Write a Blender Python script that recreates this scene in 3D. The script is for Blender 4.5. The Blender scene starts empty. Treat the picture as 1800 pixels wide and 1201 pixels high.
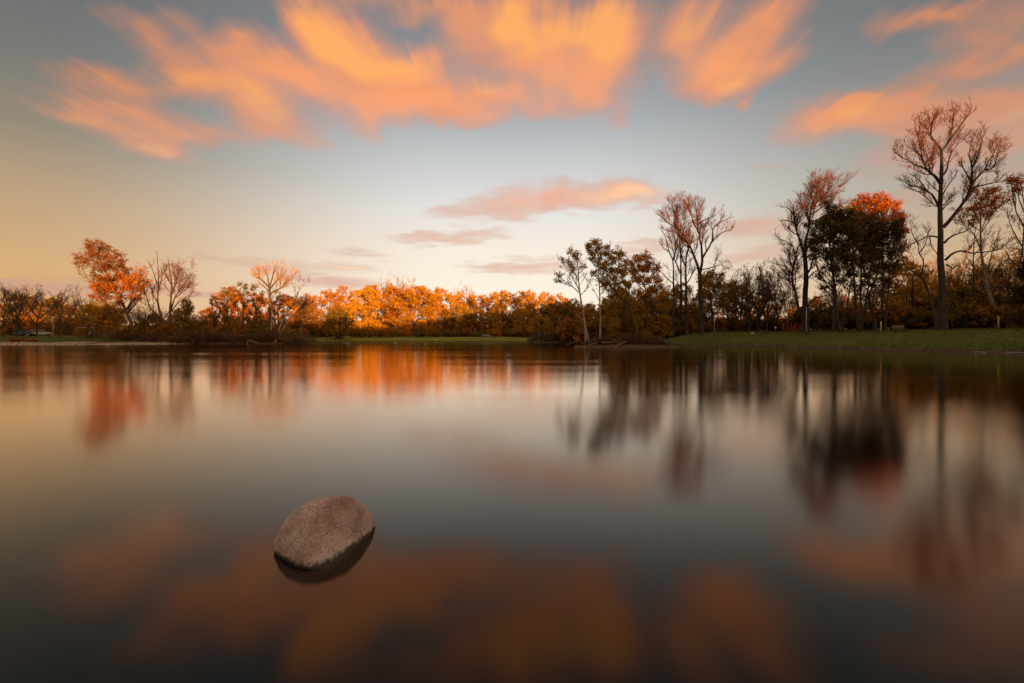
import bpy, math, random
import numpy as np
from mathutils import Vector

SC = bpy.context.scene
COL = SC.collection
RNG = np.random.default_rng(7)
CAMZ = 1.6
HOR = 592.0

# ------------------------------------------------------------------ helpers
def W(px, py, Y):
    """photo measurement (1800 px wide) at a depth in metres -> world point"""
    return np.array([(px - 900.0) / 800.0 * Y, Y, CAMZ + (HOR - py) / 800.0 * Y])

def sm(a, b, x):
    t = np.clip((np.asarray(x, float) - a) / (b - a), 0, 1)
    return t * t * (3 - 2 * t)

def tag(o, label=None, cat=None, group=None, kind=None):
    if label: o['label'] = label
    if cat: o['category'] = cat
    if group: o['group'] = group
    if kind: o['kind'] = kind
    return o

def empty(name, loc, label, cat, group=None, rz=0.0):
    o = bpy.data.objects.new(name, None)
    COL.objects.link(o)
    o.empty_display_size = 0.3
    o.location = [float(v) for v in loc]
    o.rotation_euler = (0, 0, rz)
    return tag(o, label, cat, group)

def mesh_np(name, verts, quads, mats, mi=None, smooth=True, tris=None):
    me = bpy.data.meshes.new(name)
    verts = np.asarray(verts, np.float32).reshape(-1, 3)
    quads = np.asarray(quads, np.int32).reshape(-1, 4)
    nq = len(quads)
    loops = quads.ravel()
    starts = np.arange(nq, dtype=np.int32) * 4
    tot = np.full(nq, 4, np.int32)
    if tris is not None and len(tris):
        tris = np.asarray(tris, np.int32).reshape(-1, 3)
        starts = np.concatenate([starts, len(loops) + np.arange(len(tris), dtype=np.int32) * 3])
        tot = np.concatenate([tot, np.full(len(tris), 3, np.int32)])
        loops = np.concatenate([loops, tris.ravel()])
    me.vertices.add(len(verts)); me.vertices.foreach_set('co', verts.ravel())
    me.loops.add(len(loops)); me.loops.foreach_set('vertex_index', loops)
    me.polygons.add(len(starts))
    me.polygons.foreach_set('loop_start', starts)
    me.polygons.foreach_set('loop_total', tot)
    for m in mats: me.materials.append(m)
    if mi is not None: me.polygons.foreach_set('material_index', np.asarray(mi, np.int32))
    me.polygons.foreach_set('use_smooth', np.full(len(starts), smooth))
    me.update(calc_edges=True)
    me.validate()
    return me

def obj(name, me, parent=None, loc=None):
    o = bpy.data.objects.new(name, me)
    COL.objects.link(o)
    if parent is not None: o.parent = parent
    if loc is not None: o.location = [float(v) for v in loc]
    return o

class Geo:
    """collects quads / tris of several materials"""
    def __init__(s): s.v = []; s.q = []; s.m = []; s.n = 0
    def add(s, v, q, m=0):
        v = np.asarray(v, float).reshape(-1, 3); q = np.asarray(q, int).reshape(-1, 4)
        s.v.append(v); s.q.append(q + s.n); s.m.append(np.full(len(q), m)); s.n += len(v)
    def mesh(s, name, mats, smooth=True):
        if not s.v: return mesh_np(name, np.zeros((0, 3)), np.zeros((0, 4)), mats)
        return mesh_np(name, np.concatenate(s.v), np.concatenate(s.q), mats, np.concatenate(s.m), smooth)

def tubes(P, R, ns):
    """P (N,K,3), R (N,K) -> verts, quads of N tapered tubes"""
    N, K, _ = P.shape
    T = np.gradient(P, axis=1)
    T /= np.linalg.norm(T, axis=2, keepdims=True) + 1e-9
    ref = np.where(np.abs(T[..., 2:3]) > 0.9, np.array([1.0, 0, 0]), np.array([0, 0, 1.0]))
    # one reference per tube so that rings do not twist
    ref = np.repeat(ref[:, K // 2:K // 2 + 1], K, axis=1)
    A = np.cross(T, ref); A /= np.linalg.norm(A, axis=2, keepdims=True) + 1e-9
    B = np.cross(T, A)
    ang = np.arange(ns) * 2 * math.pi / ns
    ring = (A[:, :, None, :] * np.cos(ang)[None, None, :, None] + B[:, :, None, :] * np.sin(ang)[None, None, :, None])
    V = P[:, :, None, :] + ring * R[:, :, None, None]
    base = (np.arange(N) * K * ns)[:, None, None]
    k = (np.arange(K - 1) * ns)[None, :, None]
    j = np.arange(ns)[None, None, :]; j2 = (np.arange(ns) + 1) % ns
    j2 = j2[None, None, :]
    q = np.stack([base + k + j, base + k + j2, base + k + ns + j2, base + k + ns + j], axis=-1)
    return V.reshape(-1, 3), q.reshape(-1, 4)

def resample(pts, K, wig=0.0, rng=RNG):
    pts = np.asarray(pts, float)
    if len(pts) > 2:      # Catmull-Rom
        ext = np.vstack([2 * pts[0] - pts[1], pts, 2 * pts[-1] - pts[-2]])
        out = []
        for i in range(1, len(ext) - 2):
            p0, p1, p2, p3 = ext[i - 1:i + 3]
            for t in np.linspace(0, 1, 8, endpoint=False):
                out.append(0.5 * ((2 * p1) + (-p0 + p2) * t + (2 * p0 - 5 * p1 + 4 * p2 - p3) * t * t + (-p0 + 3 * p1 - 3 * p2 + p3) * t ** 3))
        out.append(ext[-2]); pts = np.array(out)
    d = np.r_[0, np.cumsum(np.linalg.norm(np.diff(pts, axis=0), axis=1))]
    s = np.linspace(0, d[-1], K)
    r = np.stack([np.interp(s, d, pts[:, c]) for c in range(3)], axis=1)
    if wig > 0:
        n = rng.normal(0, wig * d[-1], (K, 3)); n[0] = 0; n[-1] *= 0.5
        n = (n + np.roll(n, 1, 0)) / 2; n[0] = 0
        r = r + n
    return r

def spawn(P, R, per_m, rng, t0=0.25, ratio=0.5, ang=(30, 65), up=0.25, curl=0.15, K=5, lmin=0.3, lmax=6.0, rk=0.6, rmin=0.012, jit=0.075, nmin=2):
    N, K0, _ = P.shape
    seg = np.linalg.norm(np.diff(P, axis=1), axis=2); L = seg.sum(1)
    n = np.maximum(nmin, np.round(L * per_m * rng.uniform(0.75, 1.25, N))).astype(int)
    idx = np.repeat(np.arange(N), n); M = len(idx)
    t = t0 + (1 - t0) * rng.random(M) ** 0.85
    f = t * (K0 - 1.0001); i0 = f.astype(int); fr = (f - i0)[:, None]
    p0 = P[idx, i0]; p1 = P[idx, i0 + 1]
    base = p0 * (1 - fr) + p1 * fr
    tan = p1 - p0; tan /= np.linalg.norm(tan, axis=1, keepdims=True) + 1e-9
    rv = rng.normal(size=(M, 3)); rv -= (rv * tan).sum(1, keepdims=True) * tan
    rv /= np.linalg.norm(rv, axis=1, keepdims=True) + 1e-9
    a = np.radians(rng.uniform(ang[0], ang[1], M))[:, None]
    d = np.cos(a) * tan + np.sin(a) * rv
    d[:, 2] += up
    d /= np.linalg.norm(d, axis=1, keepdims=True) + 1e-9
    ln = np.clip(L[idx] * ratio * (1.2 - 0.75 * t) * rng.uniform(0.6, 1.25, M), lmin, lmax)
    rp = R[idx, i0] * (1 - fr[:, 0]) + R[idx, i0 + 1] * fr[:, 0]
    r0 = np.maximum(rmin, np.minimum(rp * rk, ln * 0.03))
    s = np.linspace(0, 1, K)
    pts = base[:, None, :] + d[:, None, :] * (ln[:, None] * s)[..., None]
    pts[..., 2] += (curl * ln)[:, None] * s[None, :] ** 2
    nz = rng.normal(0, jit, (M, K, 3)) * ln[:, None, None]; nz[:, 0] = 0
    nz = np.cumsum(nz, axis=1) * 0.6
    pts = pts + nz
    rad = r0[:, None] * (1 - 0.72 * s)[None, :]
    rad = np.maximum(rad, rmin * 0.55)
    return pts, rad

def leaf_quads(C, size, rng, updir=0.3, aspect=0.7):
    M = len(C)
    n = rng.normal(size=(M, 3)); n[:, 2] += updir; n /= np.linalg.norm(n, axis=1, keepdims=True)
    r = rng.normal(size=(M, 3)); a = np.cross(n, r); a /= np.linalg.norm(a, axis=1, keepdims=True) + 1e-9
    b = np.cross(n, a)
    s = size * rng.uniform(0.6, 1.35, M)[:, None]
    v = np.stack([C - a * s * 0.55, C - b * s * 0.5 * aspect + a * s * 0.05, C + a * s * 0.55, C + b * s * 0.5 * aspect + a * s * 0.05], axis=1)
    return v.reshape(-1, 3), np.arange(M * 4).reshape(-1, 4)

# ------------------------------------------------------------------ materials
def newmat(name):
    m = bpy.data.materials.new(name); m.use_nodes = True
    nt = m.node_tree; nt.nodes.clear()
    return m, nt, nt.nodes, nt.links

def ramp(N, stops, interp='LINEAR'):
    n = N.new('ShaderNodeValToRGB'); n.color_ramp.interpolation = interp
    e = n.color_ramp.elements
    while len(e) < len(stops): e.new(0.5)
    for el, (p, c) in zip(e, stops):
        el.position = p; el.color = (c[0], c[1], c[2], 1)
    return n

def leaf_mat(name, cols, trans=0.3):
    m, nt, N, L = newmat(name)
    out = N.new('ShaderNodeOutputMaterial')
    geo = N.new('ShaderNodeNewGeometry'); oi = N.new('ShaderNodeObjectInfo')
    tc = N.new('ShaderNodeTexCoord')
    nz = N.new('ShaderNodeTexNoise'); nz.inputs['Scale'].default_value = 0.55; nz.inputs['Detail'].default_value = 3
    L.new(tc.outputs['Object'], nz.inputs['Vector'])
    a = N.new('ShaderNodeMath'); a.operation = 'MULTIPLY_ADD'
    L.new(geo.outputs['Random Per Island'], a.inputs[0]); a.inputs[1].default_value = 0.5
    b = N.new('ShaderNodeMath'); b.operation = 'MULTIPLY_ADD'
    L.new(nz.outputs['Fac'], b.inputs[0]); b.inputs[1].default_value = 0.8; 
    c = N.new('ShaderNodeMath'); c.operation = 'MULTIPLY_ADD'
    L.new(oi.outputs['Random'], c.inputs[0]); c.inputs[1].default_value = 0.4; c.inputs[2].default_value = -0.35
    L.new(c.outputs[0], b.inputs[2]); L.new(b.outputs[0], a.inputs[2])
    r = ramp(N, [(i / (len(cols) - 1), col) for i, col in enumerate(cols)])
    L.new(a.outputs[0], r.inputs['Fac'])
    d = N.new('ShaderNodeBsdfDiffuse'); t = N.new('ShaderNodeBsdfTranslucent')
    L.new(r.outputs['Color'], d.inputs['Color']); L.new(r.outputs['Color'], t.inputs['Color'])
    mx = N.new('ShaderNodeMixShader'); mx.inputs[0].default_value = trans
    L.new(d.outputs[0], mx.inputs[1]); L.new(t.outputs[0], mx.inputs[2])
    L.new(mx.outputs[0], out.inputs['Surface'])
    return m

def bark_mat(name, c1, c2, scale=3.0, stretch=0.15, rough=0.9, bump=0.4):
    m, nt, N, L = newmat(name)
    out = N.new('ShaderNodeOutputMaterial'); p = N.new('ShaderNodeBsdfPrincipled')
    p.inputs['Roughness'].default_value = rough
    p.inputs['Specular IOR Level'].default_value = 0.2
    tc = N.new('ShaderNodeTexCoord'); mp = N.new('ShaderNodeMapping')
    mp.inputs['Scale'].default_value = (scale, scale, scale * stretch)
    L.new(tc.outputs['Object'], mp.inputs['Vector'])
    nz = N.new('ShaderNodeTexNoise'); nz.inputs['Scale'].default_value = 2.0; nz.inputs['Detail'].default_value = 5
    L.new(mp.outputs[0], nz.inputs['Vector'])
    r = ramp(N, [(0.3, c1), (0.7, c2)])
    L.new(nz.outputs['Fac'], r.inputs['Fac']); L.new(r.outputs['Color'], p.inputs['Base Color'])
    if bump:
        b = N.new('ShaderNodeBump'); b.inputs['Strength'].default_value = bump; b.inputs['Distance'].default_value = 0.05
        L.new(nz.outputs['Fac'], b.inputs['Height']); L.new(b.outputs[0], p.inputs['Normal'])
    L.new(p.outputs[0], out.inputs['Surface'])
    return m

def plain_mat(name, col, rough=0.6, metal=0.0, var=0.25, scale=4.0):
    m, nt, N, L = newmat(name)
    out = N.new('ShaderNodeOutputMaterial'); p = N.new('ShaderNodeBsdfPrincipled')
    p.inputs['Roughness'].default_value = rough; p.inputs['Metallic'].default_value = metal
    tc = N.new('ShaderNodeTexCoord'); nz = N.new('ShaderNodeTexNoise'); nz.inputs['Scale'].default_value = scale; nz.inputs['Detail'].default_value = 4
    L.new(tc.outputs['Object'], nz.inputs['Vector'])
    lo = [c * (1 - var) for c in col]; hi = [min(1, c * (1 + var)) for c in col]
    r = ramp(N, [(0.3, lo), (0.7, hi)])
    L.new(nz.outputs['Fac'], r.inputs['Fac']); L.new(r.outputs['Color'], p.inputs['Base Color'])
    L.new(p.outputs[0], out.inputs['Surface'])
    return m

M = {}
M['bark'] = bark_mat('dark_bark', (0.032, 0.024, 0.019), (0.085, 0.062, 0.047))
M['bark_mid'] = bark_mat('brown_bark', (0.06, 0.038, 0.026), (0.14, 0.088, 0.058))
M['bark_pale'] = bark_mat('pale_bark', (0.15, 0.11, 0.085), (0.42, 0.32, 0.25))
M['twig'] = bark_mat('twig_bark', (0.10, 0.034, 0.018), (0.23, 0.066, 0.032), bump=0)
M['twig_dark'] = bark_mat('dark_twig_bark', (0.06, 0.042, 0.035), (0.13, 0.09, 0.07), bump=0)
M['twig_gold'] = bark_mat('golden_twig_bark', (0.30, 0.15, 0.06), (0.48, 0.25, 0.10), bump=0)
M['twig_brush'] = bark_mat('brush_bark', (0.05, 0.028, 0.02), (0.14, 0.08, 0.055), bump=0)
M['l_russet'] = leaf_mat('russet_leaf', [(0.08, 0.04, 0.012), (0.22, 0.075, 0.014), (0.36, 0.11, 0.018), (0.42, 0.17, 0.03)])
M['l_rust2'] = leaf_mat('bronze_leaf', [(0.182, 0.0845, 0.0156), (0.364, 0.156, 0.0208), (0.546, 0.234, 0.026), (0.676, 0.299, 0.0325)], .5)
M['l_straw'] = leaf_mat('straw_leaf', [(0.18, 0.11, 0.015), (0.32, 0.19, 0.02), (0.46, 0.27, 0.025), (0.58, 0.31, 0.03)], .55)
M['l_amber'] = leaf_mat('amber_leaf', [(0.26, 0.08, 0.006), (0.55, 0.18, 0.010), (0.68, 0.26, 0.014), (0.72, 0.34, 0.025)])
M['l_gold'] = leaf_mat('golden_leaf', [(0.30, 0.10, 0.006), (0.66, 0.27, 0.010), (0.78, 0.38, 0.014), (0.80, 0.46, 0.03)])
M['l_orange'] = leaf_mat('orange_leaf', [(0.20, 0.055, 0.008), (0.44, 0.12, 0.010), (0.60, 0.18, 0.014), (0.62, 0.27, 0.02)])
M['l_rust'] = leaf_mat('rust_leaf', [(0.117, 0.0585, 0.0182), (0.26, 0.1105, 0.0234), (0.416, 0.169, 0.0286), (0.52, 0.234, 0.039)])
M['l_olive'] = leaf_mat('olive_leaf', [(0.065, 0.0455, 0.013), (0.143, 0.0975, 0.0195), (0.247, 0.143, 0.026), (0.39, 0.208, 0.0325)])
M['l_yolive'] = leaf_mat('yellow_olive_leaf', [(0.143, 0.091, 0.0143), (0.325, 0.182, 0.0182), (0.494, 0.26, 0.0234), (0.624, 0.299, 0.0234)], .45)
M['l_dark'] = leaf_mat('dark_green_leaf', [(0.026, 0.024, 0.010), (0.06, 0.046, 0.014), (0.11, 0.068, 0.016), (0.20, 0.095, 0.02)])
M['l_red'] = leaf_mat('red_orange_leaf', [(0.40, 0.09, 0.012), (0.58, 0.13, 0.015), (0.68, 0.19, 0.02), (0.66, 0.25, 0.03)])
M['l_brush'] = leaf_mat('dead_leaf', [(0.06, 0.03, 0.015), (0.12, 0.06, 0.025), (0.18, 0.095, 0.04), (0.16, 0.10, 0.04)])

# ------------------------------------------------------------------ terrain
_sh = [(-99, 88), (-91, 89.5), (-84, 92)]
for px, Y in [(215, 94), (260, 96.5), (320, 98), (400, 98), (470, 97), (505, 98.5), (517, 102), (524, 112), (535, 126), (562, 141), (640, 149), (740, 151), (850, 150), (930, 146), (1000, 131), (1095, 106), (1150, 92), (1180, 88), (1250, 85), (1350, 72), (1500, 58), (1650, 49), (1780, 43)]:
    _sh.append(((px - 900) / 800 * Y, Y))
_sh += [(50, 30), (56, 15), (50, 0), (22, -6), (0, -4.5), (-30, -7), (-120, -14), (-190, -4), (-205, 30), (-185, 66), (-140, 82)]
POND = np.array(_sh, float)

def poly_sd(x, y, poly):
    """signed distance, negative inside"""
    x = np.asarray(x, float); y = np.asarray(y, float)
    best = np.full(x.shape, 1e9); inside = np.zeros(x.shape, bool)
    n = len(poly)
    for i in range(n):
        ax, ay = poly[i]; bx, by = poly[(i + 1) % n]
        ex, ey = bx - ax, by - ay
        t = np.clip(((x - ax) * ex + (y - ay) * ey) / (ex * ex + ey * ey), 0, 1)
        best = np.minimum(best, np.hypot(x - ax - t * ex, y - ay - t * ey))
        cond = ((ay > y) != (by > y))
        with np.errstate(divide='ignore', invalid='ignore'):
            xi = ax + (y - ay) * ex / (ey if ey != 0 else 1e-9)
        inside ^= cond & (x < xi)
    return np.where(inside, -best, best)

def vnoise(x, y, f, seed=0):
    r = np.random.default_rng(seed); s = 0
    for k in range(7):
        a = r.uniform(0, 6.28); fr = f * r.uniform(0.6, 2.4); ph = r.uniform(0, 6.28)
        s = s + np.sin((x * math.cos(a) + y * math.sin(a)) * fr + ph) / (1 + k * 0.25)
    return s / 3.2

ISL = [(16.6, 66.8, 7.6, 2.6), (8.2, 118.5, 4.6, 2.4)]
def land_sd(x, y):
    d = poly_sd(x, y, POND) + 0.35 * vnoise(x, y, 0.9, 3) + 0.5 * vnoise(x, y, 0.25, 4)
    di = np.full(np.shape(d), -1e9)
    for cx, cy, a, b in ISL:
        q = np.hypot((x - cx) / a, (y - cy) / b)
        di = np.maximum(di, (1 - q) * b + 0.15 * vnoise(x, y, 1.5, 5))
    return d, di

def gz(x, y):
    x = np.asarray(x, float); y = np.asarray(y, float)
    d, di = land_sd(x, y)
    s = sm(5, 45, x); sl = sm(-60, -90, x)
    H = 1.72 + 0.95 * s + 0.2 * sl
    Ls = 14 - 6.5 * s
    step = 0.16 * sm(-0.2, 0.7, d) * (1 - 0.8 * sl)
    zl = step + H * (1 - np.exp(-np.maximum(d, 0) / Ls)) + 0.05 * vnoise(x, y, 0.5, 8) * sm(0, 4, d)
    zl = zl + 1.2 * sm(0, 60, -y) + 0.02 * np.maximum(d - 80, 0)
    zi = 0.1 + 0.38 * np.sqrt(np.clip(di, 0, 1.5) / 1.5)
    zw = -0.12 + np.maximum(np.maximum(d, di), -5) * 0.22
    z = np.where(d > 0, zl, np.where(di > 0, zi, zw))
    return z

def gz1(x, y): return float(gz(np.array([x]), np.array([y]))[0])

def ground():
    xs = np.r_[np.linspace(-3000, -320, 9), np.linspace(-290, -122, 20), np.arange(-118, 78, 0.75), np.linspace(82, 300, 24), np.linspace(340, 3000, 9)]
    ys = np.r_[np.linspace(-2500, -260, 7), np.linspace(-220, -20, 22), np.arange(-16, 40, 2.0), np.arange(40, 158, 0.75), np.linspace(162, 420, 36), np.linspace(480, 4000, 10)]
    X, Y = np.meshgrid(xs, ys)
    Z = gz(X.ravel(), Y.ravel()).reshape(X.shape)
    ny, nx = X.shape
    v = np.stack([X, Y, Z], -1).reshape(-1, 3)
    i = np.arange(ny - 1)[:, None] * nx + np.arange(nx - 1)[None, :]
    q = np.stack([i, i + 1, i + nx + 1, i + nx], -1).reshape(-1, 4)
    c = v[q].mean(1)
    d, di = land_sd(c[:, 0], c[:, 1])
    dm = np.maximum(d, di)
    mi = np.zeros(len(q), int)
    mud = (dm < 0.7); mi[mud] = 2
    sand = (c[:, 0] < -70.5) & (c[:, 0] > -130) & (d < 3.6 + 1.2 * vnoise(c[:, 0], c[:, 1], 0.5, 11)) & (c[:, 1] > 70) & (c[:, 1] < 100)
    mi[sand] = 1
    mi[(c[:, 1] > 118) & (c[:, 0] < 30) & (mi == 0)] = 4  # far lawn: lighter, yellower turf
    pxs = c[:, 0] / np.maximum(c[:, 1], 1) * 800 + 900
    lit = ((pxs > 225) & (pxs < 535) & (c[:, 1] > 90) & (c[:, 1] < 128) & ~sand) | (di > -0.3)
    mi[lit] = 3
    me = mesh_np('ground', v, q, [grass_mat(), sand_mat(), M['mud'], M['litter'], soil('yellow_turf', [(0.06, 0.075, 0.010), (0.12, 0.13, 0.014), (0.18, 0.17, 0.018), (0.20, 0.13, 0.025)], 1.2, .5)], mi)
    tag(obj('ground', me), kind='structure')

def soil(name, cols, scale, bump=0.3, rough=0.95):
    m, nt, N, L = newmat(name)
    out = N.new('ShaderNodeOutputMaterial'); p = N.new('ShaderNodeBsdfPrincipled')
    p.inputs['Roughness'].default_value = rough; p.inputs['Specular IOR Level'].default_value = 0.15
    tc = N.new('ShaderNodeTexCoord')
    n1 = N.new('ShaderNodeTexNoise'); n1.inputs['Scale'].default_value = scale; n1.inputs['Detail'].default_value = 6
    n2 = N.new('ShaderNodeTexNoise'); n2.inputs['Scale'].default_value = scale * 0.06; n2.inputs['Detail'].default_value = 3
    L.new(tc.outputs['Object'], n1.inputs['Vector']); L.new(tc.outputs['Object'], n2.inputs['Vector'])
    a = N.new('ShaderNodeMath'); a.operation = 'MULTIPLY_ADD'; a.inputs[1].default_value = 0.6
    b = N.new('ShaderNodeMath'); b.operation = 'MULTIPLY'; b.inputs[1].default_value = 0.45
    L.new(n2.outputs['Fac'], b.inputs[0]); L.new(n1.outputs['Fac'], a.inputs[0]); L.new(b.outputs[0], a.inputs[2])
    r = ramp(N, [(0.3 + 0.45 * i / (len(cols) - 1), c) for i, c in enumerate(cols)])
    L.new(a.outputs[0], r.inputs['Fac']); L.new(r.outputs['Color'], p.inputs['Base Color'])
    bm = N.new('ShaderNodeBump'); bm.inputs['Strength'].default_value = bump; bm.inputs['Distance'].default_value = 0.1
    L.new(n1.outputs['Fac'], bm.inputs['Height']); L.new(bm.outputs[0], p.inputs['Normal'])
    L.new(p.outputs[0], out.inputs['Surface'])
    return m
def grass_mat(): return soil('grass_turf', [(0.026, 0.036, 0.005), (0.056, 0.072, 0.008), (0.095, 0.098, 0.012), (0.12, 0.078, 0.018)], 2.2, 0.6)
def sand_mat(): return soil('beach_sand', [(0.30, 0.22, 0.15), (0.46, 0.35, 0.24)], 1.2, 0.2)
M['mud'] = soil('shore_mud', [(0.03, 0.02, 0.012), (0.07, 0.045, 0.028), (0.10, 0.065, 0.04)], 2.5, 0.8)
M['litter'] = soil('leaf_litter', [(0.05, 0.03, 0.018), (0.10, 0.058, 0.03), (0.16, 0.09, 0.04)], 3.5, 0.8)
ground()

# ------------------------------------------------------------------ water
def water():
    m, nt, N, L = newmat('pond_water')
    out = N.new('ShaderNodeOutputMaterial')
    p = N.new('ShaderNodeBsdfAnisotropic'); p.distribution = 'BECKMANN'
    body = N.new('ShaderNodeBsdfDiffuse'); body.inputs['Color'].default_value = (0.0015, 0.0011, 0.0009, 1)
    fz = N.new('ShaderNodeFresnel'); fz.inputs['IOR'].default_value = 1.27
    fp = N.new('ShaderNodeMath'); fp.operation = 'MULTIPLY'; fp.use_clamp = True; fp.inputs[1].default_value = 1.7; L.new(fz.outputs[0], fp.inputs[0])
    p.inputs['Color'].default_value = (1, .90, .79, 1)
    mx = N.new('ShaderNodeMixShader'); L.new(fp.outputs[0], mx.inputs[0]); L.new(body.outputs[0], mx.inputs[1]); L.new(p.outputs[0], mx.inputs[2])
    tc = N.new('ShaderNodeTexCoord'); mp = N.new('ShaderNodeMapping')
    mp.inputs['Scale'].default_value = (0.012, 0.10, 1)
    L.new(tc.outputs['Object'], mp.inputs['Vector'])
    nz = N.new('ShaderNodeTexNoise'); nz.inputs['Scale'].default_value = 1.6; nz.inputs['Detail'].default_value = 4
    L.new(mp.outputs[0], nz.inputs['Vector'])
    mr = N.new('ShaderNodeMapRange'); mr.inputs['From Min'].default_value = 0.35; mr.inputs['From Max'].default_value = 0.68
    mr.inputs['To Min'].default_value = 0.095; mr.inputs['To Max'].default_value = 0.155
    L.new(nz.outputs['Fac'], mr.inputs['Value']); L.new(mr.outputs[0], p.inputs['Roughness'])
    n2 = N.new('ShaderNodeTexNoise'); n2.inputs['Scale'].default_value = 0.35; n2.inputs['Detail'].default_value = 2
    L.new(tc.outputs['Object'], n2.inputs['Vector'])
    b = N.new('ShaderNodeBump'); b.inputs['Strength'].default_value = 0.03; b.inputs['Distance'].default_value = 0.1
    L.new(n2.outputs['Fac'], b.inputs['Height']); L.new(b.outputs[0], p.inputs['Normal'])
    L.new(mx.outputs[0], out.inputs['Surface'])
    v = np.array([(-230, -30, 0), (80, -30, 0), (80, 170, 0), (-230, 170, 0)], float)
    o = obj('water', mesh_np('water', v, [[0, 1, 2, 3]], [m], smooth=False)); tag(o, kind='structure')

# ------------------------------------------------------------------ wooded ridge behind the camera (casts the evening shade)
SUN_EL = math.radians(4.5); SUN_AZ = math.radians(25)
TX, TY = -math.sin(SUN_AZ), math.cos(SUN_AZ)      # horizontal way the light travels
KT = math.tan(SUN_EL)
def hill():
    ss = np.arange(-330, 330, 2.0)
    prof = np.interp(ss, [-330, -160, -100, -79, -66, -59, -50, -40, -20, 0, 20, 44, 60, 72, 80, 98, 106, 116, 330],
                     [22, 23, 23.5, 21.5, 23.5, 25.5, 24, 19.5, 19.8, 20.4, 21.0, 21.8, 23.6, 25.6, 28.0, 27.0, 23, 14, 13])
    prof = prof + 60 * KT + 0.9 * vnoise(ss, ss * 0, 0.35, 21) + 0.6 * vnoise(ss, ss * 0, 1.1, 22)
    aa = [-30, -40, -50, -58, -62, -72, -95, -140]; ff = [0.0, 0.25, 0.6, 0.92, 1.0, 0.9, 0.5, 0.02]
    V = []
    for a, f in zip(aa, ff):
        for s, h in zip(ss, prof):
            x = a * TX + s * TY; y = a * TY - s * TX
            V.append((x, y, -1 + (h + 1) * f + (0.5 * math.sin(s * .7 + a) if 0 < f < 0.95 else 0)))
    nx = len(ss); V = np.array(V)
    i = np.arange(len(aa) - 1)[:, None] * nx + np.arange(nx - 1)[None, :]
    q = np.stack([i, i + 1, i + nx + 1, i + nx], -1).reshape(-1, 4)
    m = soil('hill_scrub', [(0.04, 0.03, 0.012), (0.09, 0.06, 0.02), (0.14, 0.08, 0.02)], 0.5, 0.8)
    tag(obj('hill', mesh_np('hill', V, q, [m])), kind='structure')
hill()

# ------------------------------------------------------------------ trees
LEAFK = 5.0
class Tree:
    def __init__(s, seed): s.r = np.random.default_rng(seed); s.L0 = []; s.trunk = Geo(); s.crown = Geo()
    def limb(s, pts, r0, r1, K=14, wig=0.006):
        K = 14
        P = resample(pts, K, wig, s.r); R = r0 + (r1 - r0) * np.linspace(0, 1, K) ** 0.8
        s.L0.append((P, R)); return P
    def stack(s, idx=None):
        L = s.L0 if idx is None else [s.L0[i] for i in idx]
        return np.stack([p for p, r in L]), np.stack([r for p, r in L])
    def flush_trunk(s, ns=7):
        P, R = s.stack(); v, q = tubes(P, R, ns); s.trunk.add(v, q, 0)
    def tw(s, P, R, ns=3, m=0, where='crown'):
        v, q = tubes(P, R, ns); getattr(s, where).add(v, q, m)
    def leaves(s, C, size, m=1, updir=0.3):
        v, q = leaf_quads(C, size, s.r, updir); s.crown.add(v, q, m)
    def on(s, P, per, jit, t0=0.2):
        N, K, _ = P.shape
        idx = np.repeat(np.arange(N), per); t = t0 + (1 - t0) * s.r.random(len(idx))
        f = t * (K - 1.0001); i = f.astype(int); fr = (f - i)[:, None]
        return P[idx, i] * (1 - fr) + P[idx, i + 1] * fr + s.r.normal(0, jit, (len(idx), 3))

def finish(t, name, loc, label, cat, group, tmat, cmats, rz=0.0):
    root = empty(name, loc, label, cat, group, rz)
    obj('trunk', t.trunk.mesh('trunk', [tmat]), root)
    if t.crown.n: obj('crown', t.crown.mesh('crown', cmats, False), root)
    return root

def dz_jit(rng, n, amp):
    """smooth depth offsets along a traced limb, growing from its root"""
    a = rng.uniform(-amp, amp); b = rng.uniform(-amp, amp) * 0.5
    s = np.linspace(0, 1, n)
    return a * s + b * s * (1 - s) * 2

def traced(seed, Y, trunks, limbs, base=None):
    """trunks/limbs: lists of ([(px,py)...], w0, w1) in photo px; returns Tree with limbs in local coordinates"""
    t = Tree(seed)
    bpx = trunks[0][0][0][0] if base is None else base
    bx = (bpx - 900) / 800 * Y; bz = gz1(bx, Y) - 0.15
    t.loc = (bx, Y, bz); o = np.array([bx, Y, bz]); t.o = o; t.Y = Y
    k = Y / 800 / 2
    for n, (pts, w0, w1) in enumerate(trunks):
        P = np.array([W(a, b, Y) for a, b in pts]) - o
        if n == 0 and P[0, 2] > 0: P[0, 2] = 0
        if n:
            dj = dz_jit(t.r, len(P), 0.02 * abs(P[-1, 2]))
            P = np.array([W(a, b, Y + d) for (a, b), d in zip(pts, dj)]) - o
        t.limb(P, w0 * k, w1 * k, K=14, wig=0.002)
        if n == 0:  # root flare
            R = t.L0[-1][1]; R[0] *= 1.35; R[1] *= 1.06
    main = t.L0[0][0]
    for pts, w0, w1 in limbs:
        P = np.array([W(a, b, Y) for a, b in pts]) - o
        ln = np.linalg.norm(P[-1] - P[0])
        # start depth: follow nearest existing limb
        best = min(((np.hypot(q[:, 0] - P[0, 0], q[:, 2] - P[0, 2]).min(), q[np.hypot(q[:, 0] - P[0, 0], q[:, 2] - P[0, 2]).argmin(), 1]) for q, _ in t.L0), key=lambda z: z[0])
        dj = best[1] + dz_jit(t.r, len(P), 0.5 * ln)
        P = np.array([W(a, b, Y + d) for (a, b), d in zip(pts, dj)]) - o
        t.limb(P, w0 * k, w1 * k, K=12, wig=0.006)
    return t

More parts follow.
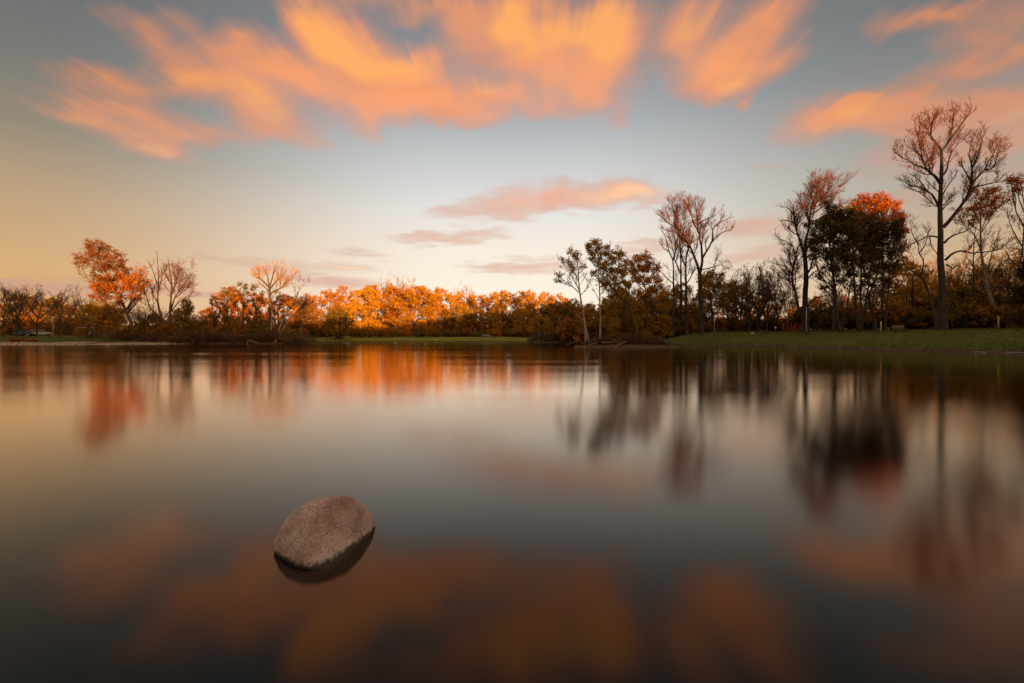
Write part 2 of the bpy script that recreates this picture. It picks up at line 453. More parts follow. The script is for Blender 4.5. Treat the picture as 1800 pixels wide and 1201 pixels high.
def bare(t, dens=1.0, fine=True, size=1.0, l1=(0.9, 0.42), tmin=0.32, upb=0.3, skip_trunk=True, ns=8, leaf=None):
    """bare ramification over all traced limbs"""
    t.flush_trunk(ns)
    n0 = 1 if skip_trunk else 0
    P0, R0 = t.stack()
    r = t.r
    trunkP, trunkR = P0[:1], R0[:1]
    w_ = 0.75 + 0.5 * size
    a = [spawn(P0[n0:], R0[n0:], l1[0] * dens, r, tmin, l1[1], (25, 60), upb, 0.18, 6, 0.9 * size, 5.5 * size, 0.6, 0.022 * w_)] if len(P0) > n0 else []
    if skip_trunk: a.append(spawn(trunkP, trunkR, 0.35 * dens, r, 0.5, 0.16, (40, 75), 0.3, 0.2, 6, 1.0 * size, 4.0 * size, 0.3, 0.02))
    P1 = np.concatenate([x[0] for x in a]); R1 = np.concatenate([x[1] for x in a])
    t.tw(P1, R1, 4)
    P2, R2 = spawn(P1, R1, 1.9 * dens / size, r, 0.2, 0.48, (18, 70), upb, 0.15, 5, 0.45 * size, 2.6 * size, 0.65, 0.016 * w_)
    t.tw(P2, R2, 3)
    last = P2
    if fine:
        P3, R3 = spawn(P2, R2, 4.2 * dens / size, r, 0.15, 0.5, (15, 70), upb * .8, 0.1, 4, 0.25 * size, 1.2 * size, 0.7, 0.012 * w_)
        t.tw(P3, R3, 3); last = P3
    t.last = last
    return t

def clump_crown(t, clumps, twig_m=0, leaf_m=1, leaf=0.35, dens=26.0, trunk_idx=0, limbr=0.07, flat=0.85, hollow=0.55, nlimb=9, updir=0.35):
    """clumps: (centre local, radius). A limb to each clump, side branches inside it, leaves around those."""
    r = t.r
    T = np.concatenate([p for p, _ in t.L0]); 
    for c, rad in clumps:
        c = np.asarray(c, float)
        hd = np.hypot(T[:, 0] - c[0], T[:, 1] - c[1]); dz = c[2] - T[:, 2]
        cost = hd + np.abs(dz - 0.9 * hd - 0.4 * rad) * 1.1 + np.where(dz < 0, 5, 0)
        s = T[cost.argmin()]
        mid = (s + c) / 2 + np.array([0, 0, -0.08 * np.linalg.norm(c - s)]) + r.normal(0, 0.04, 3) * np.linalg.norm(c - s)
        ln = np.linalg.norm(c - s)
        P = resample([s, mid, c], 7, 0.01, r)[None]
        R = np.linspace(min(0.16, limbr * (0.4 + ln * 0.09)), 0.03, 7)[None]
        v, q = tubes(P, R, 5); t.trunk.add(v, q, 0)
        n = max(4, int(nlimb * rad))
        d = r.normal(size=(n, 3)); d /= np.linalg.norm(d, axis=1, keepdims=True); d[:, 2] = d[:, 2] * flat + 0.12
        e = c + d * rad * r.uniform(0.6, 1.0, (n, 1))
        st = P[0, r.integers(3, 7, n)]
        sgrid = np.linspace(0, 1, 5)[None, :, None]
        B = st[:, None] * (1 - sgrid) + e[:, None] * sgrid
        B[:, 1:4] += r.normal(0, 0.06 * rad, (n, 3, 3))
        t.tw(B, np.linspace(0.03, 0.012, 5)[None].repeat(n, 0), 3, twig_m)
        B2, R2 = spawn(B, np.full(B.shape[:2], 0.02), 1.3, r, 0.35, 0.5, (30, 60), 0.2, 0.05, 4, 0.3, 1.3, 0.6, 0.011)
        t.tw(B2, R2, 3, twig_m)
        nl = int(dens * LEAFK * rad ** 2)
        # sub-sprays: leaves gather at the ends of branches
        src = np.concatenate([B[:, 3:].reshape(-1, 3), B2[:, 1:].reshape(-1, 3)])
        cc = src[r.integers(0, len(src), nl)] + r.normal(0, 0.14 * rad ** 0.5 + 0.06, (nl, 3)) * np.array([1, 1, 0.8])
        t.leaves(cc, leaf, leaf_m, updir)

def px_clumps(t, lst, dj=0.8):
    """clumps given as photo px (px, py, rpx) -> local centre, radius; depth scattered about the trunk"""
    k = t.Y / 800; out = []
    spread = np.std([a for a, _, _ in lst]) * k
    for px, py, rp in lst:
        c = W(px, py, t.Y) - t.o
        c = W(px, py, t.Y + t.r.normal(0, 1) * min(spread, 4) * dj * 0.7) - t.o
        out.append((c, rp * k * 1.18))
        for _ in range(1):
            d = t.r.normal(size=3); d /= np.linalg.norm(d)
            out.append((c + d * np.array([.75, 1.3, .55]) * rp * k, rp * k * t.r.uniform(.6, .95)))
    return out

# ---- hero trees ------------------------------------------------------------------
def hero_big_right():
    Y = 62
    tr = [([(1657, 584), (1656, 540), (1656, 500), (1654, 460), (1653, 420), (1653, 380), (1653, 350), (1654, 320), (1655, 290), (1655, 262)], 13.5, 4.2)]
    lb = [([(1655, 264), (1646, 251), (1637, 240), (1637, 218), (1646, 200), (1648, 188)], 4, 1), ([(1637, 240), (1627, 232), (1617, 235), (1619, 215), (1629, 194)], 2.6, .8),
          ([(1655, 266), (1667, 250), (1672, 230), (1677, 205), (1676, 189)], 4, .9), ([(1665, 253), (1678, 235), (1690, 217), (1703, 200), (1708, 184)], 3, .8),
          ([(1654, 312), (1664, 298), (1670, 275), (1680, 258), (1690, 244)], 3.2, 1), ([(1653, 322), (1640, 307), (1628, 295), (1621, 278), (1617, 255), (1615, 232)], 5.5, 1),
          ([(1621, 279), (1612, 267), (1602, 262), (1592, 256)], 2.6, .8), ([(1628, 297), (1612, 292), (1596, 282), (1580, 274), (1570, 260)], 3.2, .8),
          ([(1649, 361), (1640, 346), (1628, 334), (1614, 328), (1598, 326), (1588, 316)], 4, .9), ([(1628, 334), (1620, 322), (1610, 312), (1600, 306)], 2.4, .8),
          ([(1658, 400), (1672, 384), (1686, 366), (1698, 350), (1707, 330), (1708, 312), (1709, 292), (1718, 274), (1726, 246)], 6.4, 1.1),
          ([(1709, 323), (1719, 311), (1730, 300), (1745, 296), (1752, 280), (1760, 256)], 4, .9), ([(1708, 331), (1720, 327), (1735, 324), (1755, 318), (1768, 304)], 3, .8),
          ([(1730, 300), (1737, 285), (1748, 268), (1754, 250)], 2.2, .8), ([(1708, 318), (1700, 308), (1692, 294), (1690, 276)], 2.6, .8), ([(1709, 292), (1704, 276), (1706, 256), (1712, 240)], 2.4, .8),
          ([(1649, 417), (1632, 415), (1622, 420), (1603, 429), (1588, 441)], 3.2, .9), ([(1634, 417), (1637, 432), (1645, 444), (1650, 452)], 2, 1),
          ([(1660, 427), (1672, 416), (1686, 410), (1698, 406), (1704, 394)], 4, 1), ([(1662, 457), (1672, 448), (1688, 441), (1708, 445), (1730, 443), (1752, 440), (1766, 431)], 4.2, .9),
          ([(1663, 465), (1670, 469), (1676, 472), (1681, 467)], 3, 1.2), ([(1656, 345), (1664, 330), (1672, 318), (1684, 300)], 2.4, .8)]
    t = traced(101, Y, tr, lb)
    bare(t, 1.35, True, 0.75, (1.15, 0.33), 0.25, 0.42, ns=10)
    return finish(t, 'bare_tree', t.loc, 'tallest bare dark tree, standing on the right bank between bench and yellow post', 'tree', None, M['bark'], [M['twig']])
hero_big_right()

def hero_b():
    Y = 80
    tr = [([(1416, 588), (1415, 550), (1415, 517), (1417, 486), (1416, 465), (1414, 444)], 11.5, 6.2), ([(1411, 560), (1403, 540), (1399, 517), (1393, 496), (1392, 486), (1396, 465), (1397, 450), (1393, 431), (1386, 418)], 5.5, 1.2)]
    lb = [([(1414, 446), (1407, 426), (1402, 411), (1398, 395), (1395, 377), (1394, 360)], 4.5, 1.2), ([(1398, 395), (1388, 389), (1377, 387)], 2.4, 1.3),
          ([(1415, 446), (1419, 418), (1423, 395), (1425, 372), (1432, 359), (1445, 346), (1455, 336), (1463, 322)], 5, .9),
          ([(1427, 377), (1439, 369), (1452, 359), (1465, 349), (1472, 338)], 2.6, .8), ([(1424, 391), (1440, 385), (1455, 377), (1475, 363), (1493, 352)], 2.8, .8),
          ([(1429, 362), (1432, 342), (1424, 328)], 2.2, .8), ([(1395, 378), (1385, 366), (1370, 362)], 2, .7), ([(1396, 385), (1408, 370), (1418, 352), (1420, 340)], 2, .7),
          ([(1417, 485), (1425, 470), (1430, 455), (1440, 444)], 4, 1), ([(1421, 536), (1434, 524), (1455, 519), (1466, 512)], 3, .9), ([(1418, 492), (1432, 478), (1450, 472), (1463, 470)], 2.5, .8),
          ([(1401, 533), (1388, 531), (1376, 524), (1371, 510)], 2.4, .8), ([(1393, 497), (1382, 492), (1372, 486), (1357, 472)], 2.4, .7), ([(1392, 482), (1384, 473), (1377, 467), (1354, 462)], 2.4, .7),
          ([(1396, 462), (1402, 450), (1409, 440)], 2, .8), ([(1393, 432), (1382, 424), (1370, 420), (1362, 410)], 1.8, .6)]
    t = traced(102, Y, tr, lb)
    bare(t, 1.3, True, 0.8, (1.1, 0.34), 0.25, 0.34, ns=9)
    return finish(t, 'bare_tree', t.loc, 'bare forked tree behind the tall light pole beside the red posts', 'tree', None, M['bark'], [M['twig']])
hero_b()

def hero_c():
    Y = 95
    tr = [([(1233, 594), (1232, 561), (1231, 527), (1230, 489), (1230, 476)], 9.5, 6)]
    lb = [([(1231, 478), (1234, 452), (1232, 429), (1227, 403), (1218, 394), (1217, 380), (1210, 359)], 5, 1), ([(1226, 396), (1233, 389), (1250, 382), (1256, 372)], 2.2, .7), ([(1227, 403), (1226, 385), (1223, 366), (1221, 352)], 2.4, .7),
          ([(1234, 455), (1245, 438), (1252, 424), (1268, 410), (1284, 405)], 4, .8), ([(1252, 423), (1254, 403), (1264, 391), (1275, 372)], 2.6, .7), ([(1257, 397), (1270, 389), (1290, 381)], 2, .6),
          ([(1229, 479), (1222, 457), (1217, 440), (1205, 424), (1194, 412), (1187, 398), (1189, 375), (1185, 360)], 5, .9), ([(1187, 400), (1170, 389), (1156, 376)], 2.2, .7), ([(1212, 434), (1198, 429), (1184, 430), (1176, 422)], 2.4, .7),
          ([(1200, 418), (1203, 400), (1205, 382)], 2, .7), ([(1233, 474), (1250, 471), (1268, 466), (1282, 474)], 2.2, .6), ([(1242, 442), (1240, 428), (1246, 415)], 2, .7), ([(1232, 500), (1245, 488), (1262, 482), (1276, 486)], 2.2, .6)]
    t = traced(103, Y, tr, lb)
    bare(t, 1.3, True, 0.85, (1.1, 0.36), 0.25, 0.34, ns=9)
    finish(t, 'bare_tree', t.loc, 'widest bare tree of the pink-tipped clump, with a pale gash at its foot', 'tree', None, M['bark'], [M['twig']])
    data = [([(1207, 592), (1206, 540), (1206, 503), (1206, 450), (1212, 433), (1219, 412)], 7.5, 1.5, [([(1206, 470), (1198, 452), (1196, 432), (1200, 415)], 3, .8), ([(1206, 452), (1214, 430), (1226, 420)], 2.5, .8), ([(1206, 500), (1216, 484), (1222, 466)], 2.4, .8)], 'straight bare trunk just left of the widest pink-tipped tree', 98),
            ([(1196, 592), (1197, 540), (1197, 470), (1196, 440), (1193, 414), (1190, 392)], 6, 1.0, [([(1197, 480), (1188, 462), (1184, 444), (1180, 428)], 3, .8), ([(1196, 445), (1203, 425), (1206, 405)], 2.5, .7), ([(1197, 510), (1188, 492), (1176, 486)], 2, .7)], 'slim bare trunk in the middle of the pink-tipped clump', 101),
            ([(1183, 592), (1184, 530), (1184, 480), (1182, 454), (1175, 440), (1170, 419), (1161, 400)], 5.5, .9, [([(1183, 458), (1187, 440), (1186, 420), (1180, 400)], 3, .7), ([(1176, 442), (1166, 436), (1158, 424)], 2, .6), ([(1184, 500), (1172, 488), (1162, 478)], 2.2, .6), ([(1184, 520), (1172, 516), (1163, 505)], 2.0, .6)], 'outermost bare tree on the pond side of the pink-tipped clump', 97)]
    for i, (p, w0, w1, l, lab, Yk) in enumerate(data):
        t = traced(110 + i, Yk, [(p, w0, w1)], l)
        bare(t, 1.25, True, 0.9, (1.0, 0.5), 0.25, 0.42)
        finish(t, 'bare_tree', t.loc, lab, 'tree', None, M['bark'], [M['twig']])
hero_c()

def hero_birches():
    Y = 66.9
    t = traced(120, Y, [([(1030, 603), (1029, 576), (1026, 561), (1023, 539), (1020, 519), (1017, 492), (1015, 464), (1011, 444)], 5.2, 1), ([(1036, 602), (1032, 585), (1028, 566)], 3, 2.6)],
               [([(1019, 515), (1002, 501), (991, 493), (980, 484)], 2.2, .6), ([(1018, 510), (1006, 488), (991, 466), (985, 456)], 2.2, .6), ([(1017, 495), (1005, 470), (1000, 455)], 1.6, .5), ([(1020, 520), (1032, 505), (1040, 488)], 1.6, .5), ([(1025, 562), (1018, 556), (1010, 546)], 1.6, .6), ([(1016, 478), (1024, 464), (1030, 455)], 1.4, .5)])
    bare(t, 1.2, True, .7, (1.0, .4), .2, .35, ns=7)
    t.leaves(t.on(t.last[t.r.random(len(t.last)) < .22], 2, .15), .17)
    clump_crown(t, px_clumps(t, [(1008, 446, 10), (1016, 452, 7), (1002, 462, 6), (984, 486, 7), (981, 492, 5), (990, 460, 5), (1005, 475, 6), (1028, 470, 5)]), 0, 1, .18, 66)
    finish(t, 'birch_tree', t.loc, 'sparse pale-trunked birch at the pond end of the driftwood island', 'tree', None, M['bark_pale'], [M['twig'], M['l_straw']])
    t = traced(121, Y + .8, [([(1055, 603), (1055, 575), (1055, 547), (1053, 492), (1052, 464), (1050, 437), (1050, 418)], 4.2, .9)],
               [([(1053, 500), (1062, 478), (1068, 458)], 1.6, .5), ([(1052, 470), (1042, 448), (1036, 436)], 1.6, .5), ([(1051, 450), (1064, 436), (1071, 430)], 1.4, .5), ([(1054, 530), (1044, 510), (1038, 498)], 1.4, .5), ([(1054, 520), (1066, 506), (1074, 496)], 1.4, .5)])
    bare(t, 1.2, True, .7, (1.0, .4), .2, .35, ns=7)
    t.leaves(t.on(t.last[t.r.random(len(t.last)) < .3], 2, .15), .17)
    clump_crown(t, px_clumps(t, [(1048, 425, 8), (1053, 434, 8), (1046, 442, 9), (1036, 436, 8), (1030, 432, 4), (1040, 450, 8), (1056, 450, 8), (1068, 434, 6), (1065, 446, 5), (1050, 462, 7), (1060, 470, 6), (1062, 498, 7), (1045, 480, 6)]), 0, 1, .18, 90)
    finish(t, 'birch_tree', t.loc, 'taller slender birch with a leafy top on the driftwood island', 'tree', None, M['bark_pale'], [M['twig'], M['l_straw']])
hero_birches()

def hero_left():
    Y = 100
    t = traced(130, Y, [([(243, 605), (235, 582), (228, 562), (220, 542), (210, 522), (194, 495), (180, 465), (171, 440)], 6.5, 1.4)],
               [([(210, 522), (190, 510), (168, 500), (150, 488), (135, 480)], 2.4, .5), ([(222, 546), (232, 525), (236, 500), (240, 485)], 4, .8), ([(196, 498), (205, 480), (212, 462)], 2.5, .7), ([(182, 470), (165, 458), (145, 452), (134, 448)], 2, .6), ([(206, 515), (185, 515), (168, 518)], 2, .5), ([(223, 550), (200, 548), (185, 552)], 2, .6)])
    t.flush_trunk(8)
    P0, R0 = t.stack(); P1, R1 = spawn(P0[1:], R0[1:], .8, t.r, .3, .4, (25, 60), .2, .1, 6, 1, 4, .6, .02); t.tw(P1, R1, 4)
    P2, R2 = spawn(P1, R1, 1.6, t.r, .2, .5, (25, 55), .2, .1, 4, .4, 2, .6, .014); t.tw(P2, R2, 3)
    cl = [(172, 432, 11), (158, 434, 8), (185, 440, 10), (165, 446, 11), (178, 452, 12), (150, 456, 9), (137, 452, 7), (143, 462, 6), (192, 455, 10), (205, 445, 7), (215, 455, 7), (208, 466, 8), (163, 468, 10), (180, 470, 12), (196, 472, 10),
          (170, 486, 10), (185, 492, 12), (200, 490, 12), (218, 486, 10), (165, 500, 9), (180, 506, 11), (195, 510, 12), (212, 505, 12), (228, 495, 12), (242, 492, 10), (250, 478, 9), (225, 476, 7), (240, 508, 10), (252, 500, 8), (170, 518, 8), (185, 522, 9), (220, 520, 9), (238, 524, 8), (205, 528, 8)]
    clump_crown(t, px_clumps(t, cl[:17], .9), 0, 1, .28, 25)
    clump_crown(t, px_clumps(t, cl[17:], .9), 0, 2, .28, 32)
    finish(t, 'leaning_tree', t.loc, 'orange leafy tree leaning left from the shore past the sandy beach', 'tree', None, M['bark_mid'], [M['twig'], M['l_russet'], M['l_orange']])
    # bare companion
    t = traced(131, 106, [([(304, 596), (300, 565), (299, 543), (301, 515), (301, 495), (298, 476), (296, 457)], 5.5, 1)],
               [([(300, 545), (309, 520), (320, 505), (330, 490), (338, 480)], 3, .6), ([(301, 515), (312, 490), (318, 468)], 2.4, .6), ([(301, 500), (290, 480), (287, 462)], 2.2, .6), ([(300, 548), (316, 530), (334, 520), (342, 510)], 2.4, .6), ([(300, 520), (309, 500), (306, 470)], 2, .6), ([(308, 524), (326, 510), (340, 500)], 2, .5)])
    bare(t, 1.2, True, .95, (1.1, .45), .25, .3)
    finish(t, 'bare_tree', t.loc, 'round-headed bare tree right of the leaning orange tree', 'tree', None, M['bark_mid'], [M['twig']])
    t = traced(132, 104, [([(296, 596), (288, 570), (280, 545), (277, 520), (279, 490), (276, 451)], 5, .8)],
               [([(279, 535), (268, 515), (262, 495)], 2.2, .6), ([(278, 515), (284, 490), (284, 470)], 2, .6), ([(277, 500), (270, 480), (266, 465)], 2, .5), ([(284, 560), (268, 545), (258, 525), (252, 505)], 2.6, .6)])
    bare(t, 1.2, True, .95, (1.1, .42), .25, .4)
    finish(t, 'bare_tree', t.loc, 'slim bare tree curving up between the leaning orange tree and the round-headed one', 'tree', None, M['bark_mid'], [M['twig']])
hero_left()

def hero_fan():
    t = traced(140, 128, [([(476, 598), (475, 560), (475, 530), (474, 512), (473, 502)], 5.5, 4)],
               [([(473, 505), (462, 494), (451, 487), (445, 480), (444, 470)], 3.4, .7), ([(473, 502), (471, 487), (466, 477), (462, 468)], 2.6, .6), ([(474, 503), (478, 492), (481, 479), (483, 466)], 3, .7), ([(475, 507), (485, 495), (495, 488), (503, 475)], 3.2, .7), ([(475, 518), (484, 511), (497, 504), (507, 494), (515, 482)], 3, .6), ([(481, 480), (488, 472), (492, 466)], 1.8, .5), ([(456, 490), (455, 478), (453, 470)], 1.8, .5), ([(474, 515), (462, 502), (448, 499)], 2, .5)])
    bare(t, 1.3, True, 1.1, (1.0, .42), .2, .45)
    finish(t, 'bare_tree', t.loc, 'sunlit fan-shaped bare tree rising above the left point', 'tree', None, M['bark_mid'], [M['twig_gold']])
    t = traced(141, 99.5, [([(483, 606), (491, 579), (499, 560), (510, 543), (518, 530), (526, 511), (537, 496)], 4.2, .8), ([(489, 592), (503, 571), (517, 554), (529, 542), (545, 531)], 3, .6), ([(494, 572), (500, 552), (498, 535)], 1.6, .6)],
               [([(520, 526), (518, 512), (514, 500)], 1.4, .5), ([(526, 512), (524, 500), (528, 488)], 1.4, .4), ([(530, 504), (540, 500), (542, 489)], 1.4, .4), ([(529, 543), (540, 540), (556, 537)], 1, .4)])
    t.L0 = t.L0
    bare(t, 1.2, True, .8, (1.0, .42), .45, .35)
    finish(t, 'leaning_tree', t.loc, 'pale twin-stemmed bare tree leaning right at the tip of the point', 'tree', None, M['bark_pale'], [M['twig']])
    t = traced(142, 101, [([(479, 600), (478, 587), (477, 562), (478, 530), (479, 512)], 2.2, .9)], [([(478, 535), (472, 522), (470, 512)], 1, .4), ([(478, 525), (484, 515), (486, 506)], 1, .4)])
    bare(t, 1.2, True, .7, (1.2, .4), .3, .4)
    finish(t, 'birch_tree', t.loc, 'thin white birch stem just left of the pale leaning twin tree', 'tree', None, M['bark_pale'], [M['twig']])
hero_fan()

def grove_right():
    # dark leafy grove right of the forked bare tree
    Y = 73
    specs = [
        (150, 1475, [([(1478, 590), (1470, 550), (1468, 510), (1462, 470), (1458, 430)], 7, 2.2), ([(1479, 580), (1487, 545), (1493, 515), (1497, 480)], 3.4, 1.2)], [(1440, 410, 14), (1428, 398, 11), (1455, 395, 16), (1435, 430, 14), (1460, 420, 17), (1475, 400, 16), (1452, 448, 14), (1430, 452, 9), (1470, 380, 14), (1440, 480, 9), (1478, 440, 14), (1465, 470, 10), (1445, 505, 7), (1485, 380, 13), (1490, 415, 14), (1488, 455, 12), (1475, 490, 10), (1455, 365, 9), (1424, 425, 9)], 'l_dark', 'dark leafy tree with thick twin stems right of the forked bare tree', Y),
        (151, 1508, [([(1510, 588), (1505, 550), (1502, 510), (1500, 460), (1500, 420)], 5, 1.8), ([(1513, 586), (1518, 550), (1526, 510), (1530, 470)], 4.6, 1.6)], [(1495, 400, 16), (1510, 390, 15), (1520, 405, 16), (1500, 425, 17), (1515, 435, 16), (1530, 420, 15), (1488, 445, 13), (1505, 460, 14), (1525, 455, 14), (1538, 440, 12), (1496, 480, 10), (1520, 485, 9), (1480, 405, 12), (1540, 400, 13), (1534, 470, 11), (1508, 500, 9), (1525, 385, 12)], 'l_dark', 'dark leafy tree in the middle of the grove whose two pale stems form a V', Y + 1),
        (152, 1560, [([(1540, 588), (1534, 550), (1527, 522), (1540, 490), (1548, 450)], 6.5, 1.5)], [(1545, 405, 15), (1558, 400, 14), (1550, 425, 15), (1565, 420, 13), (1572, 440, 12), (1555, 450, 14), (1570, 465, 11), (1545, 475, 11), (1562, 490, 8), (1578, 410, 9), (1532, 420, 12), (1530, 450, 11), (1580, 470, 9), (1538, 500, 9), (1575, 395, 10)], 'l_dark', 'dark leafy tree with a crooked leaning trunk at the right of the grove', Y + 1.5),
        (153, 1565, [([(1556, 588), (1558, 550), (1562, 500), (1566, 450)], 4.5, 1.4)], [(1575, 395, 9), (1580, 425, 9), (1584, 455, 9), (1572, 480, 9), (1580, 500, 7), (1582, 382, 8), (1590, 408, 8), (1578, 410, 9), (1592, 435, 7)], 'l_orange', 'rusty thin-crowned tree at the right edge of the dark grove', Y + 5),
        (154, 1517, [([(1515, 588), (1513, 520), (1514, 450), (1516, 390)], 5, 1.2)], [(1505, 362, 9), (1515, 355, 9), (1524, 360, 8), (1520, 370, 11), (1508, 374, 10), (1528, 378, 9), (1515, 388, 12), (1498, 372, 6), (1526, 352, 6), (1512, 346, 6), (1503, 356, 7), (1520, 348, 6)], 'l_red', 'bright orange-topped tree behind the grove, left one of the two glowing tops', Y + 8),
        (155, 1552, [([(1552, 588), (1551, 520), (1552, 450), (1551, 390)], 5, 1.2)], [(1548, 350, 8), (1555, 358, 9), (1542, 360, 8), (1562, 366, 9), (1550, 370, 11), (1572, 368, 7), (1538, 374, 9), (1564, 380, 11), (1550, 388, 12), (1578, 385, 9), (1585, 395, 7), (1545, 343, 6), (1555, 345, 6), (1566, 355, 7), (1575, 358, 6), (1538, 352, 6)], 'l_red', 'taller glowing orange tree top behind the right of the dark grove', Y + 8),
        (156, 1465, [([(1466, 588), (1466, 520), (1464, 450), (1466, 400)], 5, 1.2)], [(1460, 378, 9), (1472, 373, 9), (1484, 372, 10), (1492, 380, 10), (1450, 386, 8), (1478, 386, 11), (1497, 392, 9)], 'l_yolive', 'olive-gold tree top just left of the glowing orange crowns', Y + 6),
    ]
    for seed, _, tr, cl, lm, lab, Yk in specs:
        t = traced(seed, Yk, tr, [])
        t.flush_trunk(8)
        P0, R0 = t.stack()
        P1, R1 = spawn(P0, R0, .9, t.r, .3, .3, (35, 70), .25, .15, 6, 1.2, 5, .45, .025); t.tw(P1, R1, 4)
        P2, R2 = spawn(P1, R1, 1.8, t.r, .2, .45, (25, 55), .15, .1, 5, .4, 2, .6, .016); t.tw(P2, R2, 3)
        P3, R3 = spawn(P2, R2, 2.6, t.r, .15, .5, (25, 55), .1, .1, 4, .25, 1, .6, .012); t.tw(P3, R3, 3)
        if lm == 'l_dark': t.leaves(t.on(P2[t.r.random(len(P2)) < .75], 9, .16), .22)
        clump_crown(t, px_clumps(t, cl, .8), 0, 1, .24, 52 if lm == 'l_dark' else 44)
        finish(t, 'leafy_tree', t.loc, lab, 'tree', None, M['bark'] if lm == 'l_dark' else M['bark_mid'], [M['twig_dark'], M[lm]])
grove_right()

def right_edge():
    t = traced(160, 64, [([(1650, 586), (1640, 540), (1634, 520), (1626, 496), (1614, 482), (1598, 474), (1588, 462), (1586, 446), (1582, 425)], 6.5, 1.2)],
               [([(1618, 485), (1622, 470), (1623, 458), (1616, 444), (1614, 424)], 3, .8), ([(1590, 466), (1578, 470), (1568, 478)], 1.6, .6), ([(1586, 450), (1576, 436), (1572, 420)], 1.8, .6), ([(1616, 445), (1626, 430), (1630, 412), (1622, 395)], 2, .6), ([(1614, 430), (1604, 412), (1600, 392)], 1.8, .5), ([(1600, 475), (1606, 460), (1602, 445)], 1.6, .5)])
    bare(t, 1.1, True, .75, (1.0, .45), .3, .35)
    finish(t, 'leaning_tree', t.loc, 'bare tree bending left behind the foot of the tallest tree', 'tree', None, M['bark_mid'], [M['twig_dark']])
    t = traced(161, 66, [([(1752, 588), (1748, 545), (1737, 510), (1733, 480), (1727, 460), (1724, 440), (1723, 415), (1724, 380), (1726, 350)], 7.5, 1.2)],
               [([(1724, 440), (1716, 420), (1705, 404), (1692, 392)], 3, .7), ([(1733, 480), (1742, 455), (1748, 430), (1756, 405)], 2.4, .7), ([(1726, 455), (1740, 442), (1760, 436)], 2, .6), ([(1723, 412), (1736, 392), (1750, 370)], 2.2, .6), ([(1735, 500), (1720, 484), (1700, 470), (1690, 458)], 2.2, .6), ([(1724, 395), (1712, 375), (1705, 350)], 2, .6), ([(1738, 515), (1752, 500), (1765, 490)], 1.8, .6)])
    bare(t, 1.0, True, .75, (1.0, .4), .3, .3)
    clump_crown(t, px_clumps(t, [(1720, 350, 11), (1735, 340, 11), (1748, 335, 9), (1756, 345, 8), (1728, 362, 12), (1742, 358, 12), (1710, 365, 10), (1700, 372, 9), (1752, 365, 8), (1735, 378, 11), (1718, 382, 10), (1690, 385, 8), (1704, 392, 9), (1682, 368, 6), (1765, 352, 8), (1716, 338, 9)]), 0, 1, .18, 44)
    finish(t, 'leafy_tree', t.loc, 'pale leaning trunk with an orange-brown crown behind the right yellow post', 'tree', None, M['bark_pale'], [M['twig'], M['l_orange']])
    t = traced(162, 70, [([(1714, 588), (1712, 520), (1711, 440), (1715, 400)], 3.4, 1)], [([(1711, 470), (1700, 452), (1694, 440)], 1.6, .5), ([(1711, 450), (1722, 436), (1730, 424)], 1.5, .5), ([(1712, 500), (1722, 488), (1738, 480)], 1.5, .5)])
    bare(t, 1.0, True, .75, (1.0, .45), .3, .25)
    finish(t, 'bare_tree', t.loc, 'thin straight bare trunk between the tallest tree and the pale leaning trunk', 'tree', None, M['bark'], [M['twig_dark']])
    t = traced(163, 60, [([(1772, 588), (1776, 550), (1782, 510), (1790, 470), (1797, 440), (1800, 400), (1800, 360), (1796, 325)], 5, 1)],
               [([(1798, 435), (1786, 415), (1776, 395), (1770, 372)], 2.6, .6), ([(1800, 400), (1790, 380), (1782, 350), (1778, 325)], 2.4, .6), ([(1800, 410), (1815, 385), (1822, 350)], 2.4, .6), ([(1799, 370), (1790, 345), (1788, 320)], 2, .5), ([(1790, 470), (1776, 455), (1766, 440)], 2, .5), ([(1786, 490), (1800, 480), (1815, 460)], 2.2, .6)])
    bare(t, 1.1, True, .75, (1.1, .42), .3, .35)
    t.leaves(t.on(t.last[(t.r.random(len(t.last)) < .3) & (t.last[:, 0, 2] > 13)], 2, .12), .17)
    clump_crown(t, px_clumps(t, [(1774, 316, 6), (1786, 315, 7), (1797, 318, 7), (1780, 330, 6), (1795, 332, 7)]), 0, 1, .2, 50)
    finish(t, 'bare_tree', t.loc, 'thin tree with a few orange leaves at the right edge of the view', 'tree', None, M['bark_mid'], [M['twig'], M['l_orange']])
    # dark conifer at the edge
    t = Tree(164); Y = 58; bx = (1806 - 900) / 800 * Y; o = np.array([bx, Y, gz1(bx, Y) - .1]); h = 9.3
    t.limb([(0, 0, 0), (0.05, 0, h * .5), (0, 0.05, h)], .17, .02, 12); t.flush_trunk(7)
    n = 130; z = t.r.uniform(.12, .98, n) * h; a = t.r.uniform(0, 6.28, n); ln = (1.02 - z / h) * 3.0 * t.r.uniform(.7, 1.1, n) + .2
    d = np.stack([np.cos(a), np.sin(a), np.full(n, -.15)], 1); s = np.linspace(0, 1, 5)
    P = np.stack([np.zeros(n), np.zeros(n), z], 1)[:, None] + d[:, None] * (ln[:, None] * s)[..., None]; P[..., 2] += .12 * ln[:, None] * s ** 2
    t.tw(P, np.linspace(.035, .012, 5)[None].repeat(n, 0), 3)
    C = t.on(P, 70, .09, .12); t.leaves(C, .16, 1, .8)
    finish(t, 'conifer_tree', o, 'dark spruce with drooping boughs at the right edge of the view', 'tree', None, M['bark'], [M['twig_dark'], M['l_dark']])
right_edge()

